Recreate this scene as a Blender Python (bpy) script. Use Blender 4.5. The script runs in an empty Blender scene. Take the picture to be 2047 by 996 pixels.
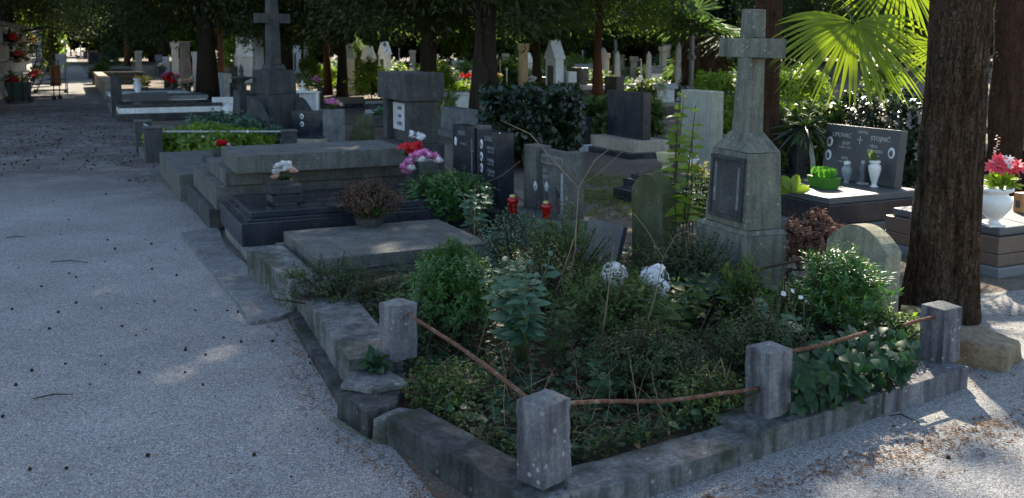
import bpy, bmesh, math, random
import numpy as np
from mathutils import Vector, Matrix, noise as mnoise

R = math.radians
random.seed(7)
rng = np.random.default_rng(7)
scene = bpy.context.scene
COL = scene.collection

# ------------------------------------------------------------------ camera
EYE, FPX = 1.65, 1900.0
PITCH = math.atan((313 - 95) / FPX)
cam_d = bpy.data.cameras.new('camera')
cam_d.sensor_width = 36.0
cam_d.lens = 36.0 * FPX / 2047.0
cam_d.shift_y = -(498 - 313) / 2047.0
cam_d.clip_start = 0.05
cam_d.clip_end = 900
cam_d.dof.use_dof = True
cam_d.dof.focus_distance = 4.9
cam_d.dof.aperture_fstop = 5.0
cam = bpy.data.objects.new('camera', cam_d)
COL.objects.link(cam)
cam.location = (0, 0, EYE)
cam.rotation_euler = (math.pi / 2 - PITCH, 0, 0)
scene.camera = cam

# ------------------------------------------------------------------ light
SUN_AZ, SUN_EL = R(9.0), R(37.0)          # azimuth from +Y towards +X
world = bpy.data.worlds.new('World')
scene.world = world
world.use_nodes = True
wn = world.node_tree
wn.nodes.clear()
sky = wn.nodes.new('ShaderNodeTexSky')
sky.sky_type = 'NISHITA'
sky.sun_disc = False
sky.sun_elevation = SUN_EL
sky.sun_rotation = SUN_AZ
sky.air_density = 1.0
sky.dust_density = 1.0
bg = wn.nodes.new('ShaderNodeBackground')
bg.inputs['Strength'].default_value = 0.12
wo = wn.nodes.new('ShaderNodeOutputWorld')
wn.links.new(sky.outputs[0], bg.inputs['Color'])
wn.links.new(bg.outputs[0], wo.inputs['Surface'])
sl = bpy.data.lights.new('sun', 'SUN')
sl.energy = 5.0
sl.angle = R(0.6)
sl.color = (1.0, 0.91, 0.76)
sun = bpy.data.objects.new('sun', sl)
COL.objects.link(sun)
sdir = Vector((math.sin(SUN_AZ) * math.cos(SUN_EL), math.cos(SUN_AZ) * math.cos(SUN_EL), math.sin(SUN_EL)))
sun.rotation_euler = sdir.to_track_quat('Z', 'Y').to_euler()
sun.location = sdir * 60
scene.view_settings.view_transform = 'Standard'
scene.view_settings.look = 'None'
scene.view_settings.gamma = 1.0
scene.view_settings.exposure = 1.65
scene.render.engine = 'CYCLES'
scene.cycles.max_bounces = 6
scene.cycles.diffuse_bounces = 4
scene.cycles.transparent_max_bounces = 6

# ------------------------------------------------------------------ geometry of the place
cp_, sp_ = math.cos(PITCH), math.sin(PITCH)
def G(x, y, h=0.0):
    """point of the plane z=h seen at photo pixel x,y"""
    a = (x - 1023.5) / FPX; b = (313 - y) / FPX
    t = (h - EYE) / (-sp_ + b * cp_)
    return Vector((a * t, (cp_ + b * sp_) * t, h))
def HZ(x, y, Y):
    """point at depth Y seen at photo pixel x,y"""
    a = (x - 1023.5) / FPX; b = (313 - y) / FPX
    t = Y / (cp_ + b * sp_)
    return Vector((a * t, Y, EYE + (-sp_ + b * cp_) * t))
TH = R(25.0)
VV = Vector((math.cos(TH), math.sin(TH), 0)); UU = Vector((-math.sin(TH), math.cos(TH), 0))
def UV(t, s, h=0.0):
    return VV * t + UU * s + Vector((0, 0, h))
def wid(px, P, d):
    """width along the row of a block whose outline is px pixels wide at P, with depth d"""
    k = P.x / P.y
    a = abs(math.sin(TH) + math.cos(TH) * k); b = abs(math.cos(TH) - math.sin(TH) * k)
    return max(0.08, (px / FPX * P.y - d * b) / max(a, 0.12))

# ------------------------------------------------------------------ tags
def tag(o, label=None, cat=None, group=None, kind=None):
    if label: o['label'] = label
    if cat: o['category'] = cat
    if group: o['group'] = group
    if kind: o['kind'] = kind
    return o
def thing(name, label, cat, loc=(0, 0, 0), rz=0.0, group=None, tilt=(0, 0)):
    o = bpy.data.objects.new(name, None)
    o.empty_display_size = 0.1
    COL.objects.link(o)
    o.location = loc
    o.rotation_euler = (tilt[0], tilt[1], rz)
    return tag(o, label, cat, group)

# ------------------------------------------------------------------ mesh builder
class MB:
    def __init__(s):
        s.v = []; s.f = []
    def add(s, vs, fs):
        n = len(s.v)
        s.v.extend([tuple(p) for p in vs]); s.f.extend([tuple(i + n for i in f) for f in fs]); return s
    def box(s, x0, x1, y0, y1, z0, z1, top=None, M=None):
        """top=(dx,dy): inset of the top face"""
        dx, dy = top or (0, 0)
        vs = [(x0, y0, z0), (x1, y0, z0), (x1, y1, z0), (x0, y1, z0),
              (x0 + dx, y0 + dy, z1), (x1 - dx, y0 + dy, z1), (x1 - dx, y1 - dy, z1), (x0 + dx, y1 - dy, z1)]
        if M: vs = [M @ Vector(p) for p in vs]
        return s.add(vs, [(0, 3, 2, 1), (4, 5, 6, 7), (0, 1, 5, 4), (1, 2, 6, 5), (2, 3, 7, 6), (3, 0, 4, 7)])
    def prism(s, poly, z0, z1, M=None, zt=None):
        n = len(poly)
        vs = [(p[0], p[1], z0) for p in poly] + [(p[0], p[1], (zt[i] if zt else z1)) for i, p in enumerate(poly)]
        if M: vs = [M @ Vector(p) for p in vs]
        return s.add(vs, [tuple(range(n - 1, -1, -1)), tuple(range(n, 2 * n))] + [(i, (i + 1) % n, (i + 1) % n + n, i + n) for i in range(n)])
    def tube(s, pts, rad, n=8, cap=True):
        pts = [Vector(p) for p in pts]
        if not hasattr(rad, '__len__'): rad = [rad] * len(pts)
        vs = []; fs = []; prev = None
        for i, p in enumerate(pts):
            t = (pts[min(i + 1, len(pts) - 1)] - pts[max(i - 1, 0)]).normalized()
            if prev is None:
                a = Vector((0, 0, 1)) if abs(t.z) < .9 else Vector((1, 0, 0))
                x = t.cross(a).normalized()
            else:
                x = (prev - t * prev.dot(t)).normalized()
            prev = x; y = t.cross(x)
            for k in range(n):
                an = 2 * math.pi * k / n
                vs.append(p + (x * math.cos(an) + y * math.sin(an)) * rad[i])
            if i:
                b = (i - 1) * n
                fs += [(b + k, b + (k + 1) % n, b + n + (k + 1) % n, b + n + k) for k in range(n)]
        if cap:
            fs.append(tuple(range(n - 1, -1, -1))); fs.append(tuple(range(len(vs) - n, len(vs))))
        return s.add(vs, fs)
    def lathe(s, prof, n=20, c=(0, 0, 0), sq=None):
        vs = []; fs = []
        for r, z in prof:
            for k in range(n):
                a = 2 * math.pi * (k + (.5 if sq else 0)) / n
                vs.append((c[0] + r * math.cos(a), c[1] + r * math.sin(a), c[2] + z))
        for i in range(len(prof) - 1):
            b = i * n
            fs += [(b + k, b + (k + 1) % n, b + n + (k + 1) % n, b + n + k) for k in range(n)]
        fs.append(tuple(range(n - 1, -1, -1))); fs.append(tuple(range(len(vs) - n, len(vs))))
        return s.add(vs, fs)
    def ball(s, c, r, n=8, sq=(1, 1, 1)):
        m = max(4, n // 2 + 1)
        prof = [(max(1e-4, math.sin(math.pi * i / m)), -math.cos(math.pi * i / m)) for i in range(m + 1)]
        vs = []; fs = []
        for q, z in prof:
            for k in range(n):
                a = 2 * math.pi * k / n
                vs.append((c[0] + q * math.cos(a) * r * sq[0], c[1] + q * math.sin(a) * r * sq[1], c[2] + z * r * sq[2]))
        for i in range(m):
            b = i * n
            fs += [(b + k, b + (k + 1) % n, b + n + (k + 1) % n, b + n + k) for k in range(n)]
        return s.add(vs, fs)
    def build(s, name, mat, parent=None, bevel=0.0, smooth=False, rough=0.0, cut=0.07, loc=None):
        me = bpy.data.meshes.new(name)
        me.from_pydata(s.v, [], s.f)
        bm = bmesh.new(); bm.from_mesh(me)
        bmesh.ops.recalc_face_normals(bm, faces=bm.faces)
        if bevel:
            ed = [e for e in bm.edges if len(e.link_faces) == 2 and e.calc_face_angle(0) > 0.5]
            bmesh.ops.bevel(bm, geom=ed, offset=bevel, segments=2, profile=.6, affect='EDGES', clamp_overlap=True)
        if rough:
            for _ in range(4):
                ed = [e for e in bm.edges if e.calc_length() > cut * 1.5]
                if not ed: break
                if len(bm.faces) > 9000: break
                bmesh.ops.subdivide_edges(bm, edges=ed, cuts=1, use_grid_fill=True)
            sd = Vector((len(bm.verts) * .37 % 9, 3.1, 0))
            bm.normal_update()
            for v in bm.verts:
                n1 = mnoise.noise(v.co * 4 + sd); n2 = mnoise.noise(v.co * 17 + sd)
                v.co += v.normal * rough * (n1 * 1.2 + n2 * .8)
                v.co += Vector((mnoise.noise(v.co * 6 + sd * 2), mnoise.noise(v.co * 6 + sd * 3), 0)) * rough * .6
        bm.to_mesh(me); bm.free()
        if smooth:
            me.polygons.foreach_set('use_smooth', [True] * len(me.polygons))
        return link(name, me, mat, parent, loc)

def link(name, me, mat, parent=None, loc=None):
    if mat is not None and not me.materials: me.materials.append(mat)
    o = bpy.data.objects.new(name, me)
    COL.objects.link(o)
    if parent: o.parent = parent
    if loc is not None: o.location = loc
    return o

# ------------------------------------------------------------------ leaves (numpy)
def nrm(a):
    return a / np.maximum(np.linalg.norm(a, axis=1, keepdims=True), 1e-9)
PROF = {'oval': (.0, .78, 1, .72, 0), 'lance': (0, .8, .9, .55, 0), 'heart': (.35, 1, .9, .5, 0), 'petal': (.2, .7, 1, .95, .4), 'strap': (.7, 1, 1, .8, .1)}
class LV:
    """a soup of leaves: each a strip of rows across a midrib, folded and bent"""
    def __init__(s):
        s.V = []; s.F = []; s.n = 0
    def add(s, P, D, L, W, N=None, prof='oval', K=4, fold=.25, bend=.25):
        P = np.asarray(P, float).reshape(-1, 3); n = len(P)
        if n == 0: return s
        D = nrm(np.broadcast_to(np.asarray(D, float), (n, 3)).copy())
        if N is None: N = rng.normal(size=(n, 3)) * .5 + np.array([0, 0, 1.])
        N = np.broadcast_to(np.asarray(N, float), (n, 3))
        N = nrm(N - D * (N * D).sum(1, keepdims=True) + 1e-6)
        S = np.cross(D, N)
        L = np.broadcast_to(np.asarray(L, float), (n,)).reshape(n, 1); W = np.broadcast_to(np.asarray(W, float), (n,)).reshape(n, 1)
        if K <= 1:       # a folded diamond: 4 verts, 2 triangles
            m = P + D * L * .45
            V = np.stack([P, m + S * W * .5 + N * W * fold, P + D * L - N * L * bend * .4, m - S * W * .5 + N * W * fold], 1)
            F = np.array([[0, 1, 2, 2], [0, 2, 3, 3]])
            s._tri(V, n); return s
        w = PROF[prof]
        rows = []
        for i in range(K + 1):
            t = i / K
            wi = np.interp(t * 4, range(5), w)
            c = P + D * L * t - N * (L * bend * t * t)
            rows += [c + S * W * .5 * wi + N * W * fold * wi * .6, c, c - S * W * .5 * wi + N * W * fold * wi * .6]
        V = np.stack(rows, 1)
        f = []
        for i in range(K):
            a = i * 3
            f += [[a, a + 1, a + 4, a + 3], [a + 1, a + 2, a + 5, a + 4]]
        s._quad(V, n, np.array(f)); return s
    def _quad(s, V, n, f):
        m = V.shape[1]
        off = s.n + np.arange(n)[:, None, None] * m
        s.V.append(V.reshape(-1, 3)); s.F.append((f[None] + off).reshape(-1, 4)); s.n += n * m
    def _tri(s, V, n):
        off = s.n + np.arange(n)[:, None, None] * 4
        f = np.array([[0, 1, 2, 3]])
        s.V.append(V.reshape(-1, 3)); s.F.append((f[None] + off).reshape(-1, 4)); s.n += n * 4
    def mesh(s, name):
        V = np.concatenate(s.V); F = np.concatenate(s.F)
        me = bpy.data.meshes.new(name)
        me.vertices.add(len(V)); me.vertices.foreach_set('co', V.astype(np.float32).ravel())
        me.loops.add(F.size); me.loops.foreach_set('vertex_index', F.astype(np.int32).ravel())
        me.polygons.add(len(F)); me.polygons.foreach_set('loop_start', np.arange(0, F.size, 4, dtype=np.int32))
        me.update(calc_edges=True)
        return me
    def build(s, name, mat, parent=None, loc=None):
        return link(name, s.mesh(name), mat, parent, loc)

def rdir(n):
    return nrm(rng.normal(size=(n, 3)))
def sprigs(lv, tips, dirs, per, L, W, spread=.8, step=.3, prof='oval', K=2, fold=.25, bend=.2):
    """whorled leaves along short twigs ending at tips"""
    n = len(tips); T = np.repeat(tips, per, 0); D = np.repeat(nrm(dirs), per, 0)
    k = np.tile(np.arange(per), n)[:, None] / per
    side = nrm(np.cross(D, rdir(n * per)))
    P = T - D * (L * per * step) * (1 - k)
    d = D * (1 - spread * .6) + side * spread
    LL = L * (.7 + .5 * rng.random(n * per))
    lv.add(P, d, LL, LL * (W / L), N=D + side * -.2 + np.array([0, 0, .4]), prof=prof, K=K, fold=fold, bend=bend)

# ------------------------------------------------------------------ materials
def new_mat(name):
    m = bpy.data.materials.new(name); m.use_nodes = True
    nt = m.node_tree; nt.nodes.clear()
    out = nt.nodes.new('ShaderNodeOutputMaterial')
    return m, nt, out
def N_(nt, typ, **kw):
    n = nt.nodes.new(typ)
    for k, v in kw.items():
        if k in ('inp',):
            for a, b in v.items(): n.inputs[a].default_value = b
        else: setattr(n, k, v)
    return n
def N_m(nt, op, a, b):
    m = N_(nt, 'ShaderNodeMath', operation=op)
    for s, v in ((m.inputs[0], a), (m.inputs[1], b)):
        if isinstance(v, (int, float)): s.default_value = v
        else: nt.links.new(v, s)
    return m.outputs[0]
def coords(nt, scale=(1, 1, 1), world=False):
    tc = N_(nt, 'ShaderNodeTexCoord')
    if world: return tc.outputs['Object']
    oi = N_(nt, 'ShaderNodeObjectInfo')
    sc = N_(nt, 'ShaderNodeMath', operation='MULTIPLY'); nt.links.new(oi.outputs['Random'], sc.inputs[0]); sc.inputs[1].default_value = 37
    va = N_(nt, 'ShaderNodeVectorMath', operation='ADD'); nt.links.new(tc.outputs['Object'], va.inputs[0]); nt.links.new(sc.outputs[0], va.inputs[1])
    if scale == (1, 1, 1): return va.outputs[0]
    vm = N_(nt, 'ShaderNodeVectorMath', operation='MULTIPLY'); nt.links.new(va.outputs[0], vm.inputs[0]); vm.inputs[1].default_value = scale
    return vm.outputs[0]
def noise(nt, co, scale, detail=5, rough=.6):
    n = N_(nt, 'ShaderNodeTexNoise'); n.inputs['Scale'].default_value = scale; n.inputs['Detail'].default_value = detail; n.inputs['Roughness'].default_value = rough
    nt.links.new(co, n.inputs['Vector']); return n.outputs['Fac']
def ramp(nt, fac, stops):
    r = N_(nt, 'ShaderNodeValToRGB'); el = r.color_ramp.elements
    while len(el) < len(stops): el.new(.5)
    for e, (p, c) in zip(el, stops):
        e.position = p; e.color = (*c, 1) if hasattr(c, '__len__') else (c, c, c, 1)
    nt.links.new(fac, r.inputs[0]); return r.outputs[0]
def mixc(nt, fac, a, b, mode='MIX'):
    m = N_(nt, 'ShaderNodeMix', data_type='RGBA', blend_type=mode)
    for s, v in ((m.inputs[0], fac), (m.inputs[6], a), (m.inputs[7], b)):
        if isinstance(v, (int, float)): s.default_value = v
        elif isinstance(v, tuple): s.default_value = (*v, 1)
        else: nt.links.new(v, s)
    return m.outputs[2]
def bump(nt, h, strength, dist=.01):
    b = N_(nt, 'ShaderNodeBump'); b.inputs['Strength'].default_value = strength; b.inputs['Distance'].default_value = dist
    nt.links.new(h, b.inputs['Height']); return b.outputs[0]
def pbsdf(nt, out, col, rough=.8, spec=.3, nor=None, metal=0):
    p = N_(nt, 'ShaderNodeBsdfPrincipled')
    if isinstance(col, tuple): p.inputs['Base Color'].default_value = (*col, 1)
    else: nt.links.new(col, p.inputs['Base Color'])
    if isinstance(rough, (int, float)): p.inputs['Roughness'].default_value = rough
    else: nt.links.new(rough, p.inputs['Roughness'])
    p.inputs['Specular IOR Level'].default_value = spec; p.inputs['Metallic'].default_value = metal
    if nor: nt.links.new(nor, p.inputs['Normal'])
    if out: nt.links.new(p.outputs[0], out.inputs['Surface'])
    return p

def stone(name, c1, c2, dark=(.03, .032, .03), moss=None, stain=.5, mossamt=.55, grain=60, bs=.5):
    m, nt, out = new_mat(name)
    co = coords(nt); cz = coords(nt, (9, 9, .9))
    a = mixc(nt, ramp(nt, noise(nt, co, 5, 6, .65), [(.35, 0), (.65, 1)]), c1, c2)
    g = ramp(nt, noise(nt, co, grain, 3, .7), [(.3, .62), (.7, 1.25)])
    a = mixc(nt, 1.0, a, g, 'MULTIPLY')
    st = ramp(nt, noise(nt, cz, 2.0, 6, .6), [(.42, 0), (.68, 1)])
    sm = N_(nt, 'ShaderNodeMath', operation='MULTIPLY'); nt.links.new(st, sm.inputs[0]); sm.inputs[1].default_value = stain
    a = mixc(nt, sm.outputs[0], a, dark)
    # lichen spots
    vo = N_(nt, 'ShaderNodeTexVoronoi'); vo.inputs['Scale'].default_value = 23; nt.links.new(co, vo.inputs['Vector'])
    sp = ramp(nt, vo.outputs['Distance'], [(.0, 1), (.16, 1), (.24, 0)])
    sel = ramp(nt, noise(nt, co, 7, 3), [(.52, 0), (.6, .65)])
    l2 = N_(nt, 'ShaderNodeMath', operation='MULTIPLY'); nt.links.new(sp, l2.inputs[0]); nt.links.new(sel, l2.inputs[1])
    a = mixc(nt, l2.outputs[0], a, (min(1, c2[0] * 1.7), min(1, c2[1] * 1.7), min(1, c2[2] * 1.6)))
    if moss:
        ms = ramp(nt, noise(nt, co, 3.1, 7, .7), [(1 - mossamt, 0), (1 - mossamt + .14, .85)])
        a = mixc(nt, ms, a, moss)
    hb = noise(nt, co, grain * 1.4, 6, .75)
    pbsdf(nt, out, a, .88, .25, bump(nt, hb, bs, .006))
    return m
def granite(name, c, c2, rough=.18, spk=180):
    m, nt, out = new_mat(name)
    co = coords(nt)
    a = mixc(nt, ramp(nt, noise(nt, co, spk, 2, .5), [(.42, 0), (.62, 1)]), c, c2)
    dust = ramp(nt, noise(nt, co, 4, 6, .7), [(.45, 0), (.75, .08)])
    a = mixc(nt, dust, a, (.3, .29, .27))
    rr = ramp(nt, noise(nt, co, 6, 6, .7), [(.3, rough), (.75, min(1, rough + .3))])
    pbsdf(nt, out, a, rr, .5)
    return m
def plain(name, c, rough=.6, spec=.3, metal=0, var=.25, scale=18, bs=.15):
    m, nt, out = new_mat(name)
    co = coords(nt)
    nz = noise(nt, co, scale, 5, .65)
    g = ramp(nt, nz, [(.25, 1 - var), (.75, 1 + var)])
    a = mixc(nt, 1.0, c, g, 'MULTIPLY')
    pbsdf(nt, out, a, rough, spec, bump(nt, nz, bs, .004), metal)
    return m
def leafm(name, c1, c2, c3=None, tr=.35, rough=.45, spec=.35, trc=None):
    m, nt, out = new_mat(name)
    ge = N_(nt, 'ShaderNodeNewGeometry')
    st = [(0, c1), (.6, c2)] + ([(.93, c2), (1, c3)] if c3 else [])
    a = ramp(nt, ge.outputs['Random Per Island'], st)
    p = pbsdf(nt, None, a, rough, spec)
    t = N_(nt, 'ShaderNodeBsdfTranslucent')
    tc = mixc(nt, 1.0, a, trc or (1.7, 1.9, .6), 'MULTIPLY'); nt.links.new(tc, t.inputs['Color'])
    mx = N_(nt, 'ShaderNodeMixShader'); mx.inputs[0].default_value = tr
    nt.links.new(p.outputs[0], mx.inputs[1]); nt.links.new(t.outputs[0], mx.inputs[2]); nt.links.new(mx.outputs[0], out.inputs['Surface'])
    return m
def bark(name, c1, c2, c3, sc=1.0, bs=1.0, zs=1.8):
    m, nt, out = new_mat(name)
    co = coords(nt, (14 * sc, 14 * sc, zs * sc)); cc = coords(nt); cv = coords(nt, (8 * sc, 8 * sc, .9 * sc))
    n1 = noise(nt, co, 1.0, 8, .7)
    a = mixc(nt, ramp(nt, n1, [(.3, 0), (.62, 1)]), c1, c2)
    a = mixc(nt, ramp(nt, noise(nt, cc, 2.6, 5, .7), [(.5, 0), (.68, .8)]), a, c3)
    a = mixc(nt, ramp(nt, noise(nt, cc, 70, 3, .7), [(.35, .5), (.7, 0)]), a, (c1[0] * .4, c1[1] * .4, c1[2] * .4))
    if zs > 2:
        v = N_(nt, 'ShaderNodeTexVoronoi', feature='DISTANCE_TO_EDGE'); v.inputs['Scale'].default_value = 2.6; wv = N_(nt, 'ShaderNodeVectorMath', operation='ADD'); nt.links.new(cv, wv.inputs[0]); nt.links.new(mixc(nt, 1.0, noise(nt, cc, 9, 7, .8), (2.2, 2.2, 2.2), 'MULTIPLY'), wv.inputs[1]); nt.links.new(wv.outputs[0], v.inputs['Vector'])
        cr = ramp(nt, v.outputs['Distance'], [(.0, .62), (.07, 1)]); a = mixc(nt, 1.0, a, cr, 'MULTIPLY'); n1 = N_m(nt, 'ADD', n1, N_m(nt, 'MULTIPLY', cr, .35))
        a = mixc(nt, ramp(nt, noise(nt, coords(nt, (9, 9, 2.5)), 1.1, 7, .75), [(.56, 0), (.66, .75)]), a, (.50, .42, .33))
    hb = N_(nt, 'ShaderNodeMath', operation='ADD'); nt.links.new(n1, hb.inputs[0]); nt.links.new(noise(nt, cc, 45, 6, .7), hb.inputs[1])
    pbsdf(nt, out, a, .9, .15, bump(nt, hb.outputs[0], bs, .03))
    return m
def gravel(name, litter=.5, tint=(1, 1, 1), lo=.55):
    m, nt, out = new_mat(name)
    tc = N_(nt, 'ShaderNodeTexCoord'); co = tc.outputs['Object']
    wob = noise(nt, co, 60, 2)
    vo = N_(nt, 'ShaderNodeTexVoronoi'); vo.inputs['Scale'].default_value = 145; nt.links.new(co, vo.inputs['Vector'])
    v2 = N_(nt, 'ShaderNodeTexVoronoi'); v2.inputs['Scale'].default_value = 61; nt.links.new(co, v2.inputs['Vector'])
    sep = N_(nt, 'ShaderNodeSeparateColor'); nt.links.new(vo.outputs['Color'], sep.inputs[0])
    cell = ramp(nt, sep.outputs[0], [(0, (.20 * tint[0], .20 * tint[1], .20 * tint[2])), (.25, (.32 * tint[0], .31 * tint[1], .29 * tint[2])), (.75, (.435 * tint[0], .42 * tint[1], .39 * tint[2])), (.95, (.60 * tint[0], .58 * tint[1], .53 * tint[2])), (1, (.42, .29, .20))])
    crev = ramp(nt, vo.outputs['Distance'], [(.25, 1), (.75, lo)])
    a = mixc(nt, 1.0, cell, crev, 'MULTIPLY')
    # broad worn / dusty areas
    br = ramp(nt, noise(nt, co, .9, 8, .7), [(.3, .72), (.7, 1.08)])
    a = mixc(nt, 1.0, a, br, 'MULTIPLY')
    # brown needle litter, in drifts
    lt = noise(nt, co, 38, 4, .75); l2 = noise(nt, co, .55, 6, .7)
    ad = N_(nt, 'ShaderNodeMath', operation='ADD'); nt.links.new(lt, ad.inputs[0]); nt.links.new(l2, ad.inputs[1])
    lm = ramp(nt, ad.outputs[0], [(min(.97, 1.27 - litter * .36), 0), (min(1, 1.34 - litter * .36), .7)])
    lc = mixc(nt, lt, (.05, .035, .025), (.2, .13, .085))
    if litter > .1: a = mixc(nt, lm, a, lc)
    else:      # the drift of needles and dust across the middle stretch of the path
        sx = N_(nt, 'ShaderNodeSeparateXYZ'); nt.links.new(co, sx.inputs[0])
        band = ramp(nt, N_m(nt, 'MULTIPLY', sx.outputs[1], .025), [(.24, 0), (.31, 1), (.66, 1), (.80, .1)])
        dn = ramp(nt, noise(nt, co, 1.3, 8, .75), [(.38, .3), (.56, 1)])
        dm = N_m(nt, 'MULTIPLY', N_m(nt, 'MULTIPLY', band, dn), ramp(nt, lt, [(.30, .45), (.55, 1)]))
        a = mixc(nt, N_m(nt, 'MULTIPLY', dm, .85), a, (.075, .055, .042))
        # faint dusty tracks and damp bits everywhere
        a = mixc(nt, ramp(nt, noise(nt, co, 2.4, 9, .8), [(.52, 0), (.72, .45)]), a, (.20, .18, .155))
    hs = N_(nt, 'ShaderNodeMath', operation='MULTIPLY_ADD'); nt.links.new(vo.outputs['Distance'], hs.inputs[0]); hs.inputs[1].default_value = -1; nt.links.new(sep.outputs[1], hs.inputs[2])
    pbsdf(nt, out, a, .9, .2, bump(nt, hs.outputs[0], .8, .006))
    return m

M = {}
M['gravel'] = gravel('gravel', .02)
M['ground'] = gravel('ground_gravel', .62, (.7, .64, .55))
M['soil'] = plain('soil', (.045, .034, .024), .95, .1, var=.6, scale=40, bs=1)
M['concrete'] = stone('concrete', (.082, .083, .072), (.145, .143, .126), (.05, .052, .045), stain=.6)
M['kerb'] = stone('kerb_concrete', (.10, .10, .097), (.20, .198, .187), (.02, .022, .02), moss=(.028, .035, .018), stain=.75, mossamt=.50)
M['kerb_dark'] = stone('kerb_dark', (.032, .033, .031), (.095, .094, .088), (.012, .013, .012), moss=(.022, .03, .012), stain=.9, mossamt=.5)
M['post'] = stone('post_stone', (.13, .125, .13), (.24, .232, .23), (.035, .03, .034), stain=.85, grain=75, bs=.8)
M['mossy'] = stone('mossy_stone', (.075, .085, .045), (.14, .145, .085), (.03, .03, .02), moss=(.05, .06, .02), stain=.5, mossamt=.6)
M['lime'] = stone('warm_limestone', (.20, .19, .125), (.31, .295, .20), (.09, .085, .06), moss=(.11, .115, .05), stain=.6, mossamt=.42)
M['monument'] = stone('monument_stone', (.125, .13, .10), (.22, .215, .17), (.035, .04, .032), moss=(.10, .105, .06), stain=.65, mossamt=.42, grain=90, bs=.6)
M['greystone'] = stone('grey_stone', (.125, .125, .12), (.22, .22, .205), (.06, .06, .055), stain=.5)
M['darkstone'] = stone('dark_weathered_stone', (.040, .042, .041), (.078, .079, .073), (.03, .03, .03), stain=.6)
M['palestone'] = stone('pale_terrazzo', (.36, .36, .27), (.45, .44, .35), (.2, .2, .15), stain=.35, grain=120)
M['lidgran'] = granite('matt_granite_lid', (.05, .05, .052), (.10, .10, .10), .42)
M['rockbrown'] = stone('brown_rock', (.16, .115, .07), (.28, .22, .14), (.06, .045, .03), moss=(.07, .075, .03), stain=.4, mossamt=.42)
M['tan'] = stone('tan_travertine', (.40, .33, .24), (.5, .43, .33), (.2, .16, .11), stain=.4)
M['white'] = stone('white_marble', (.62, .62, .60), (.78, .78, .76), (.38, .38, .36), stain=.35, bs=.1)
M['bgstone'] = stone('pale_grey_marble', (.42, .43, .45), (.56, .57, .58), (.2, .2, .2), stain=.45, bs=.1)
M['black'] = granite('black_granite', (.012, .014, .018), (.035, .038, .045), .12)
M['blue'] = granite('blue_black_granite', (.010, .013, .019), (.026, .031, .041), .10)
M['greygran'] = granite('grey_granite', (.10, .105, .11), (.2, .205, .21), .25)
M['slate'] = granite('slate_granite', (.035, .037, .04), (.06, .062, .066), .3)
M['brown'] = granite('brown_granite', (.075, .05, .035), (.15, .10, .065), .3)
def rustm():
    m, nt, out = new_mat('rusty_pipe'); co = coords(nt)
    a = mixc(nt, ramp(nt, noise(nt, co, 55, 5, .7), [(.3, 0), (.7, 1)]), (.045, .022, .015), (.19, .085, .045))
    a = mixc(nt, ramp(nt, noise(nt, co, 17, 6, .75), [(.52, 0), (.66, .8)]), a, (.24, .20, .17))
    pbsdf(nt, out, a, .85, .2, bump(nt, noise(nt, co, 90, 4), .8, .004)); return m
M['rust'] = rustm()
M['paintpipe'] = plain('grey_pipe', (.35, .35, .34), .5, .4, 0, var=.3)
M['iron'] = plain('black_iron', (.02, .02, .022), .5, .4)
M['engrave'] = plain('engraved_letters', (.45, .44, .40), .6, .3)
M['engrave_dim'] = plain('worn_letters', (.10, .10, .095), .8, .2)
M['engrave_faint'] = plain('faint_letters', (.20, .21, .22), .7, .2)
M['photo'] = plain('porcelain', (.62, .62, .60), .2, .5, var=.4, scale=60)
M['photodark'] = plain('portrait_print', (.06, .055, .055), .3, .5, var=.6, scale=90)
M['trunk'] = bark('trunk_bark', (.21, .110, .058), (.50, .31, .17), (.40, .33, .20), 1.8, 2.4, 5.0)
M['trunk_far'] = bark('far_bark', (.022, .016, .012), (.05, .036, .026), (.03, .028, .016), 1, .6)
M['trunk_red'] = bark('reddish_bark', (.07, .03, .018), (.15, .070, .04), (.07, .05, .03), 1, .6)
M['fibre'] = bark('palm_fibre', (.045, .024, .014), (.14, .075, .045), (.07, .035, .02), 2.2, 1.4)
M['branch'] = bark('branch_bark', (.05, .035, .025), (.11, .08, .055), (.07, .06, .03), 3, .6)
M['stem_dry'] = plain('dry_stem', (.20, .14, .085), .8, .2, var=.3)
M['stem_green'] = plain('green_stem', (.07, .10, .035), .6, .3)
M['lf_dark'] = leafm('dark_needles', (.018, .030, .012), (.042, .060, .022), (.10, .11, .035), .3, .6, .2)
M['lf_teal'] = leafm('blue_green_needles', (.045, .075, .05), (.09, .14, .085), (.2, .23, .09), .42, .6, .2)
M['lf_mid'] = leafm('mid_green_leaves', (.03, .055, .018), (.10, .15, .04), (.20, .22, .06), .5, .5, .3)
M['lf_bright'] = leafm('bright_green_leaves', (.10, .15, .02), (.18, .25, .04), (.28, .32, .08), .55, .45, .3)
M['lf_gloss'] = leafm('glossy_dark_leaves', (.010, .022, .010), (.026, .048, .020), (.05, .075, .03), .2, .28, .5)
M['lf_box'] = leafm('box_leaves', (.030, .080, .020), (.060, .145, .030), (.13, .23, .05), .35, .38, .45)
M['lf_oval'] = leafm('broad_grey_green_leaves', (.045, .095, .055), (.085, .155, .095), (.13, .20, .13), .25, .5, .25, (1.2, 1.5, .8))
M['lf_ivy'] = leafm('ivy_leaves', (.016, .040, .018), (.034, .075, .034), (.06, .11, .045), .2, .5, .22)
M['lf_herb'] = leafm('herb_leaves', (.014, .026, .012), (.058, .085, .034), (.11, .13, .045), .3, .55, .18)
M['lf_sap'] = leafm('sapling_leaves', (.12, .18, .025), (.20, .28, .035), (.30, .32, .06), .55, .4, .35)
M['lf_palm'] = leafm('palm_fan_segments', (.11, .17, .018), (.17, .235, .028), None, .55, .42, .35, (1.8, 1.75, .4))
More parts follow.
